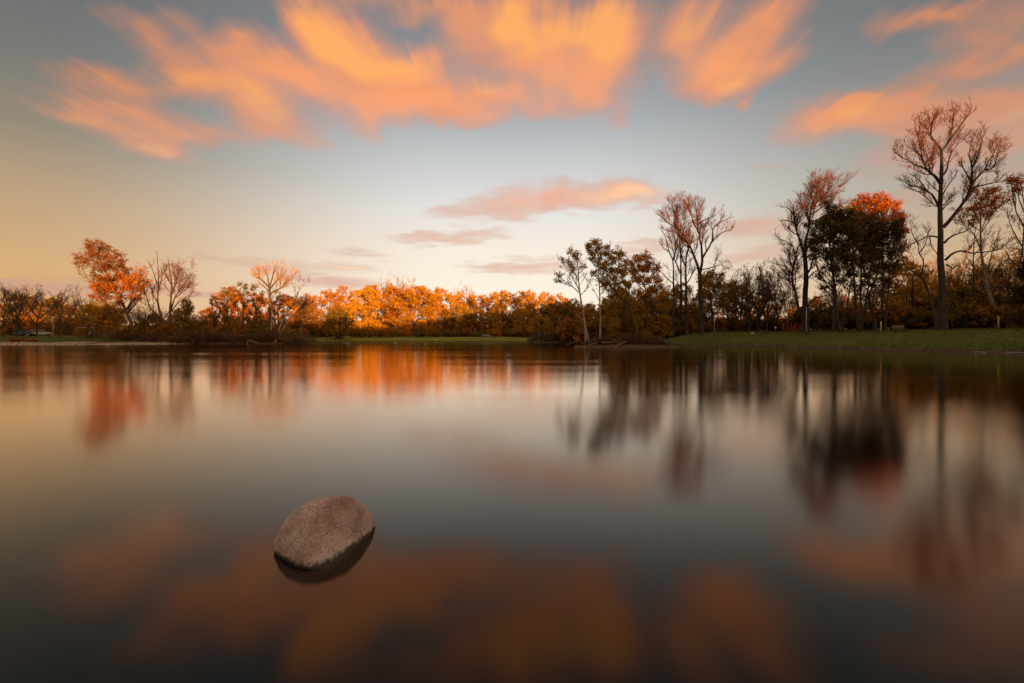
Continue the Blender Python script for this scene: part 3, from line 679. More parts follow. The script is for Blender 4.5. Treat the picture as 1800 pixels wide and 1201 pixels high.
# ---- island and mid-distance leafy trees given by traced crowns -----------------------------
def crowns():
    S = [
        (170, 68, [([(1118, 604), (1119, 578), (1107, 534), (1099, 503), (1088, 470)], 4.4, 1.2)], [(1074, 446, 8), (1085, 443, 8), (1093, 452, 8), (1080, 458, 9), (1070, 462, 7), (1098, 466, 8), (1088, 474, 9), (1074, 478, 8), (1064, 486, 7), (1100, 482, 8), (1082, 490, 8), (1068, 500, 8), (1094, 498, 8), (1078, 505, 8), (1106, 500, 6), (1058, 502, 6), (1062, 470, 6), (1104, 500, 8), (1090, 515, 8)], 'l_straw', .2, 78, 'leaning_tree', 'olive leafy tree arching left over the driftwood island', 'bark_mid'),
        (171, 72, [([(1140, 604), (1138, 560), (1136, 520), (1130, 480)], 4.2, 1.2)], [(1110, 460, 8), (1122, 456, 9), (1134, 452, 9), (1144, 460, 8), (1152, 472, 9), (1140, 474, 10), (1126, 472, 10), (1114, 478, 9), (1158, 488, 8), (1146, 492, 9), (1132, 492, 9), (1118, 495, 9), (1150, 508, 8), (1136, 512, 8), (1122, 515, 7), (1160, 504, 7), (1105, 475, 7), (1165, 520, 8), (1128, 525, 8)], 'l_rust2', .21, 72, 'leafy_tree', 'orange-olive open crown left of the pink-tipped bare clump', 'bark'),
        (172, 112, [([(1252, 594), (1252, 560), (1250, 530), (1248, 505)], 5, 1.6)], [(1236, 490, 10), (1250, 482, 10), (1262, 488, 9), (1244, 500, 12), (1258, 504, 11), (1270, 502, 9), (1236, 515, 11), (1252, 520, 12), (1266, 520, 10), (1244, 535, 11), (1260, 538, 11), (1276, 530, 8)], 'l_yolive', .34, 30, 'leafy_tree', 'bronze-green tree behind the right side of the pink-tipped clump', 'bark'),
        (173, 118, [([(1282, 594), (1282, 560), (1283, 530)], 4, 1.2)], [(1276, 505, 8), (1286, 498, 8), (1290, 512, 8), (1280, 520, 9), (1292, 528, 8), (1278, 538, 9), (1288, 545, 9)], 'l_olive', .34, 30, 'leafy_tree', 'small olive tree left of the broom-like bare trees', 'bark'),
        (174, 104, [([(150, 600), (155, 575), (165, 555)], 3.5, 1.2)], [(165, 545, 11), (180, 542, 12), (195, 545, 12), (210, 548, 11), (172, 560, 12), (190, 563, 13), (206, 566, 12), (182, 578, 10), (200, 580, 10), (216, 562, 10)], 'l_yolive', .34, 32, 'leafy_tree', 'olive bushy tree under the leaning orange tree', 'bark'),
        (175, 103, [([(320, 602), (322, 580), (324, 560)], 4, 1.2)], [(310, 555, 10), (325, 545, 10), (335, 540, 8), (320, 560, 12), (335, 562, 11), (305, 572, 10), (322, 578, 12), (340, 578, 10), (330, 530, 7), (346, 570, 8)], 'l_olive', .32, 34, 'leafy_tree', 'rounded olive tree under the round-headed bare tree', 'bark'),
        (176, 150, [([(598, 596), (597, 570), (598, 545)], 4, 1.2)], [(582, 556, 9), (594, 550, 10), (606, 556, 9), (586, 568, 11), (600, 568, 12), (614, 566, 9), (578, 578, 9), (592, 582, 10), (608, 581, 10), (620, 578, 7)], 'l_yolive', .36, 20, 'leafy_tree', 'olive round tree on the lawn left of the golden crowns', 'bark'),
        (177, 131, [([(948, 596), (947, 580), (946, 560)], 2.2, .8), ([(955, 596), (958, 575), (960, 555)], 1.6, .7)], [(938, 566, 7), (948, 560, 7), (958, 562, 7), (944, 576, 8), (956, 576, 8), (966, 572, 6), (936, 582, 6), (962, 586, 6)], 'l_yolive', .34, 30, 'small_tree', 'yellow-green young tree behind the brush islet', 'bark_pale'),
    ]
    for seed, Y, tr, cl, lm, ls, dn, nm, lab, bk in S:
        t = traced(seed, Y, tr, []); t.flush_trunk(7)
        clump_crown(t, px_clumps(t, cl, .8), 0, 1, ls, dn)
        finish(t, nm, t.loc, lab, 'tree', None, M[bk], [M['twig_dark'], M[lm]])
crowns()

# ---- reusable kinds for the far rows ---------------------------------------------------------
def kind_leafy(seed, h, w, lm, n=16, leaf=.42, dens=24, base=.22, tw='twig', bark='bark_mid', fork=2):
    t = Tree(seed); r = t.r
    t.limb([(0, 0, -.3), (r.normal(0, .2), 0, h * .25), (r.normal(0, .4), r.normal(0, .3), h * .55), (r.normal(0, .5), 0, h * .8)], .016 * h + .05, .07, 10)
    for k in range(fork):
        a = r.uniform(0, 6.28); z = h * r.uniform(.2, .4)
        t.limb([(0, 0, z), (math.cos(a) * w * .2, math.sin(a) * w * .2, z + h * .2), (math.cos(a) * w * .33, math.sin(a) * w * .33, z + h * .42)], .012 * h, .05, 10)
    t.flush_trunk(6)
    cl = []
    for k in range(n):
        f = (k + r.random()) / n; z = base + (1 - base) * f
        prof = math.sin(math.pi * (0.12 + .80 * (z - base) / (1 - base))) ** .6
        a = k * 2.4 + r.uniform(-.6, .6); q = math.sqrt(r.uniform(.1, 1)) * w * .5 * prof
        rad = w * r.uniform(.13, .21)
        cl.append((np.array([math.cos(a) * q, math.sin(a) * q, h * z - rad * .6]), rad))
    clump_crown(t, cl, 0, 1, leaf, dens, nlimb=5)
    h = float(np.percentile(np.concatenate(t.crown.v)[:, 2], 99.5))
    return (t.trunk.mesh('trunk', [M[bark]]), t.crown.mesh('crown', [M[tw], M[lm]], False), h)

def kind_bare(seed, h, w, tw='twig', bark='bark_mid', n=8, upb=.5, leaf=None, dens=1.0, lf=.45):
    t = Tree(seed); r = t.r
    t.limb([(0, 0, -.3), (r.normal(0, .2), 0, h * .3), (r.normal(0, .4), r.normal(0, .3), h * .6), (r.normal(0, .5), 0, h * .92)], .012 * h + .04, .04, 14)
    for k in range(n):
        a = k * 2.4 + r.uniform(-.5, .5); z = h * r.uniform(.15, .6); e = h * r.uniform(.75, 1.0); q = w * .5 * r.uniform(.5, 1)
        t.limb([(0, 0, z), (math.cos(a) * q * .5, math.sin(a) * q * .5, z + (e - z) * .35), (math.cos(a) * q * .85, math.sin(a) * q * .85, z + (e - z) * .7), (math.cos(a) * q, math.sin(a) * q, e)], .007 * h, .03, 12)
    bare(t, dens, True, 1.1, (.8, .3), .25, upb, ns=6)
    mats = [M[tw]]
    if leaf:
        t.leaves(t.on(t.last[t.r.random(len(t.last)) < lf], 2, .2), .26); mats.append(M[leaf])
    h = float(np.percentile(np.concatenate(t.crown.v)[:, 2], 99))
    return (t.trunk.mesh('trunk', [M[bark]]), t.crown.mesh('crown', mats, False), h)

def kind_shrub(seed, h, w, lm, tw='twig_brush', leaf=.26, nleaf=900, stems=26):
    t = Tree(seed); r = t.r
    n = stems; a = r.uniform(0, 6.28, n); q = r.uniform(.1, 1, n) ** .5 * w * .5; b = r.uniform(0, .22, n) * w
    s = np.linspace(0, 1, 6); e = h * r.uniform(.55, 1.0, n) * (1 - .35 * (q / (w * .5)) ** 2)
    P = np.stack([np.cos(a)[:, None] * (b[:, None] + (q - b)[:, None] * s ** 1.2), np.sin(a)[:, None] * (b[:, None] + (q - b)[:, None] * s ** 1.2), e[:, None] * s ** .85 - .05], -1)
    P[:, 1:] += r.normal(0, .03 * h, (n, 5, 3))
    R = np.linspace(.035, .012, 6)[None].repeat(n, 0)
    v, qd = tubes(P, R, 4); t.trunk.add(v, qd, 0)
    P1, R1 = spawn(P, R, 2.0, r, .2, .5, (25, 60), .15, 0, 5, .3, 1.6, .6, .011); t.tw(P1, R1, 3)
    P2, R2 = spawn(P1, R1, 2.2, r, .2, .55, (25, 60), .1, 0, 4, .2, .9, .6, .009); t.tw(P2, R2, 3)
    mats = [M[tw]]
    if nleaf:
        src = np.concatenate([P1[:, 1:].reshape(-1, 3), P2.reshape(-1, 3)])
        C = src[r.integers(0, len(src), nleaf)] + r.normal(0, .14, (nleaf, 3)); C[:, 2] = np.abs(C[:, 2])
        t.leaves(C, leaf); mats.append(M[lm])
    h = float(np.percentile(np.concatenate(t.crown.v)[:, 2], 98))
    return (t.trunk.mesh('stems', [M[tw]]), t.crown.mesh('foliage', mats, False), h)

def place(kind, name, px, Y, top, label, group=None, cat='tree', parts=('trunk', 'crown'), wide=1.0, seed=0, zoff=0.0):
    tm, cm, h = kind
    r = random.Random(int(px * 13 + Y * 7 + seed))
    x = (px - 900) / 800 * Y; z = gz1(x, Y) - .1 + zoff
    if group and any(w in group for w in ('shaded', 'bronze', 'far orange', 'shrubs', 'orange trees behind the left lawn')): top = top + r.uniform(-.22, .20) * (HOR - top)
    H = CAMZ + (HOR - top) / 800 * Y - z
    k = max(.15, H / h)
    root = empty(name, (x, Y, z), label, cat, group, r.uniform(0, 6.28))
    root.scale = (k * wide * r.uniform(.92, 1.08), k * wide * r.uniform(.92, 1.08), k)
    obj(parts[0], tm, root)
    if cm is not None and len(cm.polygons): obj(parts[1], cm, root)
    return root

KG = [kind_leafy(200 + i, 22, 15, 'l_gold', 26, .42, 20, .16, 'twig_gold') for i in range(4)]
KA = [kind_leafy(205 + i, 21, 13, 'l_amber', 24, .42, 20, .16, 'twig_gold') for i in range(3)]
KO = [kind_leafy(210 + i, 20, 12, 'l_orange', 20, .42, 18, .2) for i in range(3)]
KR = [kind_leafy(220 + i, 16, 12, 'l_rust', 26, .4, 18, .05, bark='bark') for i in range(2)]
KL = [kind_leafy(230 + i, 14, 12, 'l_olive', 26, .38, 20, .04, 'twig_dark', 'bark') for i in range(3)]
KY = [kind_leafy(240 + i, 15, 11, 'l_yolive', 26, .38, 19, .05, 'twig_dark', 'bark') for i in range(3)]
KN = [kind_leafy(250 + i, 16, 5.5, 'l_olive', 22, .24, 42, .12, 'twig_dark', 'bark', 1) for i in range(3)]
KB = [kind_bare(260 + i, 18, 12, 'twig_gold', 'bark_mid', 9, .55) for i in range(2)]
KBD = [kind_bare(270 + i, 14, 12, 'twig_dark', 'bark', 9, .3, 'l_rust2', 1.25, .12) for i in range(2)]
KBL = [kind_bare(280 + i, 15, 9, 'twig_dark', 'bark', 10, .5, 'l_rust2', 1.1, .22) for i in range(3)]
KT = [kind_bare(285 + i, 14, 9, 'twig_dark', 'bark', 10, .35, 'l_rust2', 1.3, .6) for i in range(3)]
KS = [kind_shrub(290 + i, 3.0, 4.6, 'l_rust', nleaf=4200) for i in range(2)]
KSO = [kind_shrub(300 + i, 3.2, 4.8, 'l_olive', nleaf=5200) for i in range(3)]
KSB = [kind_shrub(310 + i, 1.7, 3.4, 'l_brush', nleaf=500, leaf=.14, stems=46) for i in range(3)]

def rows():
    # sunlit far row (golden), left to right
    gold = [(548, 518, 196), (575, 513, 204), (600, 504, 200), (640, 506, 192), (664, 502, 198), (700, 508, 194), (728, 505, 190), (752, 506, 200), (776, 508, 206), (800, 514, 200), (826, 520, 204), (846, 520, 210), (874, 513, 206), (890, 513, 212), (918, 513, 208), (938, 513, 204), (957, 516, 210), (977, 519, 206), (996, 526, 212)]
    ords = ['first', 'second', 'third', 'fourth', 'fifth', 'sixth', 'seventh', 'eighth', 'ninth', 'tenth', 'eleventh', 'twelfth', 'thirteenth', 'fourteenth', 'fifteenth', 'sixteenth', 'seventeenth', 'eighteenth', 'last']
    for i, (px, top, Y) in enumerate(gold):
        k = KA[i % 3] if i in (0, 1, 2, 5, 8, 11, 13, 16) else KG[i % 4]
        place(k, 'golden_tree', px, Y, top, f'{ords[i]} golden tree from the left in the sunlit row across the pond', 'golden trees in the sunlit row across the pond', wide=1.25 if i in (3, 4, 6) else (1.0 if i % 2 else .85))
    for i, (px, top, Y, lab) in enumerate([(621, 520, 205, 'bare thin tree between golden crowns left of the broad golden pair'), (690, 482, 203, 'tall broom-headed bare tree behind the broad golden pair'), (716, 492, 206, 'bare twiggy top right of the tall broom-headed tree'), (815, 500, 215, 'bare twiggy tree behind the middle of the golden row'), (745, 500, 216, 'bare golden twigs above the dense part of the golden row')]):
        place(KB[i % 2], 'bare_tree', px, Y, top, lab, 'bare trees above the golden row')
    # orange trees behind the left point
    for px, top, Y, lab in [(362, 540, 185, 'orange tree far behind, left of the dark narrow trees'), (395, 512, 150, 'amber leafy tree behind the leftmost narrow dark trees'), (418, 506, 152, 'orange leafy tree between two narrow dark trees'), (445, 515, 150, 'orange tree behind the middle narrow dark tree'), (468, 520, 146, 'orange tree behind the fan-shaped bare tree'), (498, 518, 150, 'orange tree right of the fan-shaped bare tree'), (520, 522, 155, 'russet tree behind the pale leaning twin tree'), (536, 530, 160, 'russet tree beside the start of the lawn')]:
        place((KO if px < 515 else KR)[int(px) % 2], 'orange_tree', px, Y, top, lab, 'orange trees behind the left point')
    for px, top, Y, lab in [(376, 520, 104, 'leftmost narrow dark tree on the left point'), (400, 505, 106, 'narrow dark tree second from left on the point'), (427, 497, 105, 'tallest narrow dark tree on the left point'), (450, 501, 103, 'narrow dark tree left of the fan-shaped bare tree'), (488, 510, 106, 'dark ragged tree right of the fan-shaped bare tree')]:
        place(KN[int(px) % 3], 'narrow_tree', px, Y, top, lab, 'narrow dark trees on the left point', wide=.85)
    # front understorey in shade across the lawn
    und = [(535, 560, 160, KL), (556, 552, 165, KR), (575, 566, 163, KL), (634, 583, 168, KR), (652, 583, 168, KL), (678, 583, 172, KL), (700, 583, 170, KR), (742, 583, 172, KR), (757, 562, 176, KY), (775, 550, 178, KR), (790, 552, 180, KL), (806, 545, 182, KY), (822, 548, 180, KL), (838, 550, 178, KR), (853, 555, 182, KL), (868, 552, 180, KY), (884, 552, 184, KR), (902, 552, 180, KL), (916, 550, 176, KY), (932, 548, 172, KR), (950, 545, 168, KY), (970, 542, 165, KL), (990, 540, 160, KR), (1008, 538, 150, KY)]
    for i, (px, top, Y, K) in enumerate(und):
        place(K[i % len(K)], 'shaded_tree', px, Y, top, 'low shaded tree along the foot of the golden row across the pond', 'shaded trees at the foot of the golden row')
    for i in range(26):
        px = 522 + i * 19.5
        place((KR, KL)[i % 2][i % 2], 'shaded_tree', px, 218 + (i * 7 % 5), 562 + (i * 5 % 7), 'low dark tree closing the gaps behind the golden row', 'low dark trees behind the golden row', wide=1.5)
    # middle right, behind the island
    mid = [(1000, 530, 128, KL), (1022, 528, 122, KR), (1040, 524, 118, KY), (1062, 528, 116, KL), (1078, 522, 112, KY), (1096, 525, 110, KR), (1112, 530, 108, KL), (1130, 528, 106, KY), (1148, 530, 106, KL), (1168, 532, 108, KL), (1190, 540, 110, KR), (1212, 538, 112, KL)]
    for i, (px, top, Y, K) in enumerate(mid):
        place(K[i % len(K)], 'shaded_tree', px, Y, top, 'bronze leafy tree in the belt behind the driftwood island', 'bronze trees behind the driftwood island')
    for i, (px, top, Y, K) in enumerate([(985, 532, 140, KR), (1012, 535, 138, KL), (1036, 530, 136, KY), (1058, 534, 136, KR), (1084, 532, 134, KL), (1106, 530, 132, KY), (1128, 534, 132, KR), (1152, 532, 130, KL), (1178, 534, 130, KR), (1204, 530, 128, KL), (1226, 534, 128, KR), (1243, 542, 118, KL), (1272, 540, 126, KL), (1296, 545, 124, KR), (1322, 542, 122, KL), (1348, 545, 122, KR), (1376, 543, 120, KL), (1402, 545, 118, KR)]):
        if px >= 1272: top += 22
        place(K[i % len(K)], 'shaded_tree', px, Y, top, 'low bronze tree in the far thicket right of the pond', 'low bronze trees in the far thicket', wide=1.15)
    for i, (px, top, Y) in enumerate([(1004, 572, 112), (1024, 566, 108), (1048, 564, 106), (1070, 562, 104), (1092, 562, 104), (1114, 560, 102), (1136, 562, 101), (1156, 562, 102), (1176, 562, 101), (1194, 566, 103)]):
        place((KSO, KS)[i % 2][i % 2], 'shrub', px, Y, top, 'tall shaded shrub between the driftwood island and the bronze trees', 'tall shrubs behind the driftwood island', 'shrub', ('stems', 'foliage'), wide=1.1)
    # left dark bare trees and orange ones behind
    for px, top, Y, lab in [(6, 500, 108, 'dark twisted bare tree at the left edge of the view'), (30, 497, 112, 'dark spreading bare tree second from the left edge'), (66, 498, 110, 'dark spreading bare tree above the pale parked vehicles'), (104, 518, 112, 'low dark bare tree beside the slim pale pole on the left lawn'), (147, 506, 122, 'small bare tree standing alone against pink cloud')]:
        place(KBD[int(px) % 2], 'bare_tree', px, Y, top, lab, 'dark bare trees on the left lawn', wide=1.15 if px != 147 else .8)
    for i, (px, top, Y) in enumerate([(-12, 530, 150), (14, 533, 150), (40, 530, 156), (64, 535, 150), (88, 534, 152), (110, 530, 150), (132, 540, 155), (152, 537, 150), (172, 535, 150)]):
        place((KO, KY, KR)[i % 3][i % 2], 'orange_tree', px, Y, top, 'orange leafy tree behind the dark bare trees on the left', 'orange trees behind the left lawn')
    for i, (px, top, Y) in enumerate([(5, 562, 118), (28, 560, 120), (52, 562, 122), (76, 566, 122), (100, 566, 124), (122, 568, 124), (142, 566, 122), (160, 562, 120)]):
        place((KR, KL)[i % 2][i % 2], 'shaded_tree', px, Y, top, 'dark low tree at the back of the left lawn', 'dark low trees behind the left lawn')
    for i, (px, top, Y) in enumerate([(252, 560, 112), (270, 552, 114), (288, 562, 112), (352, 562, 110), (368, 556, 112), (386, 552, 110), (404, 556, 110), (424, 556, 110), (444, 560, 109), (464, 562, 110), (498, 566, 109), (512, 570, 112)]):
        place((KR, KY, KL)[i % 3][i % 2], 'shaded_tree', px, Y, top, 'shaded bushy tree in the thicket on the left point', 'bushy trees in the left thicket')
    for i, (px, top, Y, K) in enumerate([(1098, 508, 96, KY), (1128, 500, 100, KT), (1152, 506, 99, KY), (1172, 502, 103, KT), (1198, 500, 105, KY), (1220, 504, 107, KT), (1292, 502, 113, KY), (1312, 506, 112, KT), (1345, 512, 110, KY), (1385, 512, 104, KT)]):
        place(K[i % len(K)], 'open_tree', px, Y, top, 'open-crowned bronze tree among the bare trunks right of the island', 'open-crowned trees right of the island')
    for i, (px, top, Y) in enumerate([(1436, 520, 95), (1462, 508, 98), (1488, 512, 97), (1512, 515, 95), (1536, 505, 96), (1572, 500, 94), (1594, 492, 92), (1625, 488, 90), (1672, 478, 88), (1694, 462, 90), (1722, 470, 88), (1750, 458, 88), (1778, 440, 84), (1800, 450, 84)]):
        place(KT[i % 3], 'twiggy_tree', px, Y, top, 'thin twiggy tree filling the gaps between the trunks on the right bank', 'twiggy trees between the right bank trunks')
    # broom-like trees between the bare clump and the forked tree
    for i, (px, top, Y, lab) in enumerate([(1302, 478, 104, 'leftmost broom-like tree behind the small white pole lamp'), (1318, 468, 100, 'broom-like bare tree with thin leaves, second from left'), (1334, 464, 102, 'tallest broom-like bare tree right of the pink-tipped clump'), (1350, 466, 98, 'broom-like bare tree next left of the red posts'), (1366, 478, 100, 'rightmost broom-like tree behind the red posts')]):
        place(KBL[i % 3], 'bare_tree', px, Y, top, lab, 'broom-like trees on the right bank', wide=.95)
    # far sunlit trees seen through the right-hand trunks
    for i, (px, top, Y) in enumerate([(1230, 545, 165), (1262, 548, 165), (1300, 540, 160), (1330, 538, 158), (1362, 534, 155), (1395, 536, 150), (1430, 528, 150), (1462, 530, 150), (1494, 534, 150), (1520, 526, 140), (1548, 528, 145), (1580, 530, 140), (1610, 520, 130), (1645, 520, 130), (1690, 525, 125), (1730, 530, 120), (1770, 530, 120), (1810, 528, 118)]):
        place((KO, KG)[i % 2][i % 3], 'orange_tree', px, Y, top, 'far orange tree glimpsed between the trunks on the right bank', 'far orange trees behind the right bank')
    for i, (px, top, Y, K) in enumerate([(1850, 400, 62, KT), (1885, 440, 70, KY), (1930, 380, 64, KBL), (1975, 430, 72, KL), (2020, 400, 66, KT), (2080, 430, 60, KY), (2140, 380, 58, KBL), (2220, 410, 56, KL)]):
        place(K[i % 3], 'leafy_tree', px, Y, top, 'tree of the wood that carries on past the right edge of the view', 'wood past the right edge')
    for px, top, Y, K, lab in [(1606, 462, 82, KY[0], 'small olive-gold tree left of the foot of the tallest tree'), (1636, 440, 110, KB[0], 'distant red-lit bare tree just left of the tallest trunk'), (1622, 450, 112, KB[1], 'distant red-lit bare tree above the olive-gold tree'), (1760, 478, 105, KB[1], 'distant red-lit bare tree right of the pale leaning trunk'), (1690, 512, 88, KR[1], 'rusty bush-like tree right of the tallest trunk'), (1590, 480, 95, KBL[0], 'twiggy tree at the right end of the dark grove')]:
        place(K, 'leafy_tree' if K not in KB else 'bare_tree', px, Y, top, lab)
    # shrub belt along the right bank
    sh = [(1212, 568, 104), (1240, 570, 106), (1262, 566, 108), (1284, 560, 110), (1304, 562, 108), (1326, 560, 108), (1348, 562, 104), (1370, 558, 102), (1392, 556, 98), (1436, 548, 92), (1452, 556, 88), (1468, 552, 86), (1486, 548, 88), (1504, 556, 86), (1524, 550, 86), (1544, 552, 84), (1564, 548, 82), (1584, 546, 80), (1602, 544, 78), (1620, 540, 78), (1640, 538, 77), (1672, 522, 76), (1692, 520, 74), (1712, 518, 74), (1732, 524, 73), (1752, 528, 72), (1772, 526, 70), (1794, 530, 70), (1815, 530, 66), (1700, 540, 68), (1730, 545, 67), (1765, 545, 66), (1790, 550, 64)]
    for i, (px, top, Y) in enumerate(sh):
        place((KS, KSO)[i % 2][i % 2], 'shrub', px, Y, top, 'dark leafy shrub in the belt behind the right bank lawn', 'shrubs behind the right bank lawn', 'shrub', ('stems', 'foliage'), wide=1.1)
    for i, (px, top, Y) in enumerate([(238, 545, 107), (252, 535, 109), (266, 540, 108), (280, 548, 107), (312, 545, 109), (336, 552, 110), (360, 560, 107)]):
        place(KBL[i % 3], 'bare_tree', px, Y, top, 'brown twiggy sapling in the thicket behind the leaning orange tree', 'twiggy saplings in the left thicket', wide=1.5)
    # lawn-edge shrubs across the pond
    for i, (px, top, Y) in enumerate([(530, 580, 152), (548, 574, 158), (566, 576, 160), (596, 580, 156), (622, 578, 162), (640, 582, 163), (664, 582, 165), (688, 583, 166), (712, 581, 170), (738, 582, 170), (764, 580, 172), (792, 578, 174), (818, 578, 174), (842, 579, 174), (868, 579, 174), (896, 578, 172), (920, 576, 166), (985, 574, 144), (1006, 574, 138)]):
        place((KS, KSO)[i % 2][i % 2], 'shrub', px, Y, top, 'low shrub along the back of the lawn across the pond', 'shrubs along the far lawn', 'shrub', ('stems', 'foliage'), wide=1.25)
    # brush on island, islet and point
    for i, (px, top, Y) in enumerate([(1036, 596, 66.5), (1050, 594, 67.2), (1066, 590, 67), (1082, 588, 67.4), (1098, 586, 66.8), (1114, 587, 67.4), (1130, 588, 66.6), (1146, 590, 67.2), (1160, 594, 66.8), (1172, 598, 66.6), (1090, 596, 65.6), (1120, 597, 65.5), (1146, 598, 65.7), (1064, 599, 65.8)]):
        place(KSB[i % 3], 'brush', px, Y, top, 'leafless brown brush growing on the driftwood island', 'brush on the driftwood island', 'brush', ('stems', 'foliage'), wide=.8)
    for i, (px, top, Y) in enumerate([(934, 591, 118), (946, 587, 119), (958, 586, 118), (970, 589, 119), (978, 594, 118)]):
        place(KSB[i % 3], 'brush', px, Y, top, 'leafless brown brush on the small islet', 'brush on the small islet', 'brush', ('stems', 'foliage'), wide=.9)
    for i in range(34):
        px = 218 + i * 9.2; Y = 98.6 + (i * 37 % 11) * .55 + (1.5 if px < 260 else 0)
        place(KSB[i % 3], 'brush', px, Y, 582 + (i * 53 % 13) - 4, 'leafless brown brush along the water edge of the left point', 'brush along the left point', 'brush', ('stems', 'foliage'), wide=1.2)
    for i, (px, top, Y) in enumerate([(232, 575, 102), (262, 572, 102), (286, 574, 103), (356, 572, 103), (380, 572, 104), (410, 573, 104), (438, 572, 103), (466, 576, 103), (500, 580, 102), (512, 586, 101)]):
        place((KS, KSO)[i % 2][i % 2], 'shrub', px, Y, top, 'brown and olive shrub in the thicket on the left point', 'shrubs in the left thicket', 'shrub', ('stems', 'foliage'), wide=1.15)
    place(KS[0], 'shrub', 30, 92.5, 594, 'low round rusty shrub on the left lawn above the beach', None, 'shrub', ('stems', 'foliage'), wide=2.2)
    place(KS[1], 'shrub', 52, 92.8, 596, 'smaller brown shrub touching the rusty one on the left lawn', None, 'shrub', ('stems', 'foliage'), wide=1.8)
rows()

# ------------------------------------------------------------------ grass and fallen leaves
def turf():
    r = np.random.default_rng(77)
    def pts(n, dmin, dmax):
        y = 40 + 75 * r.random(n * 3) ** 1.4; x = np.where(r.random(n * 3) < .72, 36 + 34 * r.random(n * 3), -118 + 45 * r.random(n * 3))
        y = np.where(x < 0, 86 + 28 * r.random(n * 3), y)
        d, di = land_sd(x, y); k = (d > dmin) & (d < dmax); x, y = x[k][:n], y[k][:n]
        return np.stack([x, y, gz(x, y)], 1)
    C = pts(46000, .5, 24); edge = pts(16000, .35, 1.6); C = np.concatenate([C, edge])
    n = len(C); a = r.uniform(0, 6.28, n); h = r.uniform(.05, .17, n); h[len(h) - len(edge):] = r.uniform(.08, .36, len(edge)) * (0.4 + 0.8 * (vnoise(edge[:, 0], edge[:, 1], .9, 44) > .1)); w = r.uniform(.012, .03, n)
    side = np.stack([np.cos(a), np.sin(a), a * 0], 1); lean = np.stack([r.normal(0, .4, n), r.normal(0, .4, n), np.ones(n)], 1)
    v = np.stack([C - side * w[:, None], C + side * w[:, None], C + lean * h[:, None] + side * w[:, None] * .15, C + lean * h[:, None] - side * w[:, None] * .15], 1)
    m = leaf_mat('grass_blade', [(0.03, 0.04, 0.008), (0.06, 0.08, 0.012), (0.10, 0.11, 0.018), (0.16, 0.12, 0.03)], .2)
    tag(obj('grass', mesh_np('grass', v.reshape(-1, 3), np.arange(n * 4).reshape(-1, 4), [m], smooth=False)), kind='stuff')
    C = pts(9000, .3, 26); C[:, 2] += .04; v, q = leaf_quads(C, .10, r, 4.0)
    tag(obj('fallen_leaves', mesh_np('fallen_leaves', v, q, [M['l_rust2']], smooth=False)), kind='stuff')
    C = pts(2600, -.35, .75); n = len(C); a = r.uniform(0, 6.28, n); q = r.uniform(.03, .16, n) * r.uniform(.4, 1, n)
    d = np.stack([np.cos(a), np.sin(a), r.normal(0, .15, n)], 1) * q[:, None] * 1.2; P = C[:, None] + d[:, None] * np.array([-1, -.35, .35, 1.0])[None, :, None]
    v, qd = tubes(P, q[:, None] * np.array([.25, .8, .75, .2])[None], 5); v[:, 2] = np.maximum(v[:, 2], -.1)
    tag(obj('shore_rubble', mesh_np('shore_rubble', v, qd, [M['mud']], smooth=False)), kind='stuff')
turf()

# ------------------------------------------------------------------ small objects
def box(g, c, s, m=0, rot=0.0):
    c = np.array(c, float); h = np.array(s, float) / 2
    b = min(h) * .18
    # chamfered box: three nested rings
    v = []
    for z, k in ((-h[2], b), (-h[2] + b, 0), (h[2] - b, 0), (h[2], b)):
        x, y = h[0] - k, h[1] - k
        v += [(-x, -y, z), (x, -y, z), (x, y, z), (-x, y, z)]
    v = np.array(v); ca, sa = math.cos(rot), math.sin(rot)
    v = np.stack([v[:, 0] * ca - v[:, 1] * sa, v[:, 0] * sa + v[:, 1] * ca, v[:, 2]], 1) + c
    q = [[3, 2, 1, 0], [12, 13, 14, 15]]
    for k in range(3):
        for j in range(4):
            a = k * 4 + j; bb = k * 4 + (j + 1) % 4
            q.append([a, bb, bb + 4, a + 4])
    g.add(v, q, m)

def bar(g, pts, r, ns=10, m=0, K=None):
    pts = np.asarray(pts, float)
    P = pts if K is None else resample(pts, K)
    r = np.broadcast_to(np.asarray(r, float), (len(P),)) if np.ndim(r) == 0 else np.interp(np.linspace(0, 1, len(P)), np.linspace(0, 1, len(r)), r)
    d0 = P[1] - P[0]; d1 = P[-1] - P[-2]
    P = np.vstack([P[0] - d0 * 1e-4, P, P[-1] + d1 * 1e-4]); r = np.r_[r[0] * .02, r, r[-1] * .02]
    v, q = tubes(P[None], r[None], ns); g.add(v, q, m)

def part(name, g, mat, parent, smooth=False):
    return obj(name, g.mesh(name, mat if isinstance(mat, list) else [mat], smooth), parent)

def gpos(px, Y, up=0.0):
    x = (px - 900) / 800 * Y
    return (x, Y, gz1(x, Y) + up)

M['red'] = plain_mat('red_paint', (0.33, 0.02, 0.025), .5)
M['yellow'] = plain_mat('yellow_paint', (0.55, 0.33, 0.03), .5)
M['steel'] = plain_mat('galvanised_steel', (0.38, 0.36, 0.33), .5, .4)
M['black'] = plain_mat('black_base', (0.015, 0.015, 0.015), .6)
M['wood'] = plain_mat('weathered_wood', (0.24, 0.13, 0.09), .8)
M['drift'] = bark_mat('driftwood', (0.10, 0.065, 0.045), (0.27, 0.18, 0.13), 4, .4)
M['drift_dark'] = bark_mat('dark_driftwood', (0.05, 0.034, 0.026), (0.12, 0.085, 0.06), 4, .4)
M['white'] = plain_mat('white_paint', (0.75, 0.72, 0.66), .5, var=.08)
M['silver'] = plain_mat('silver_paint', (0.30, 0.28, 0.26), .4, var=.08)
M['teal'] = plain_mat('teal_paint', (0.012, 0.03, 0.03), .35, var=.1)
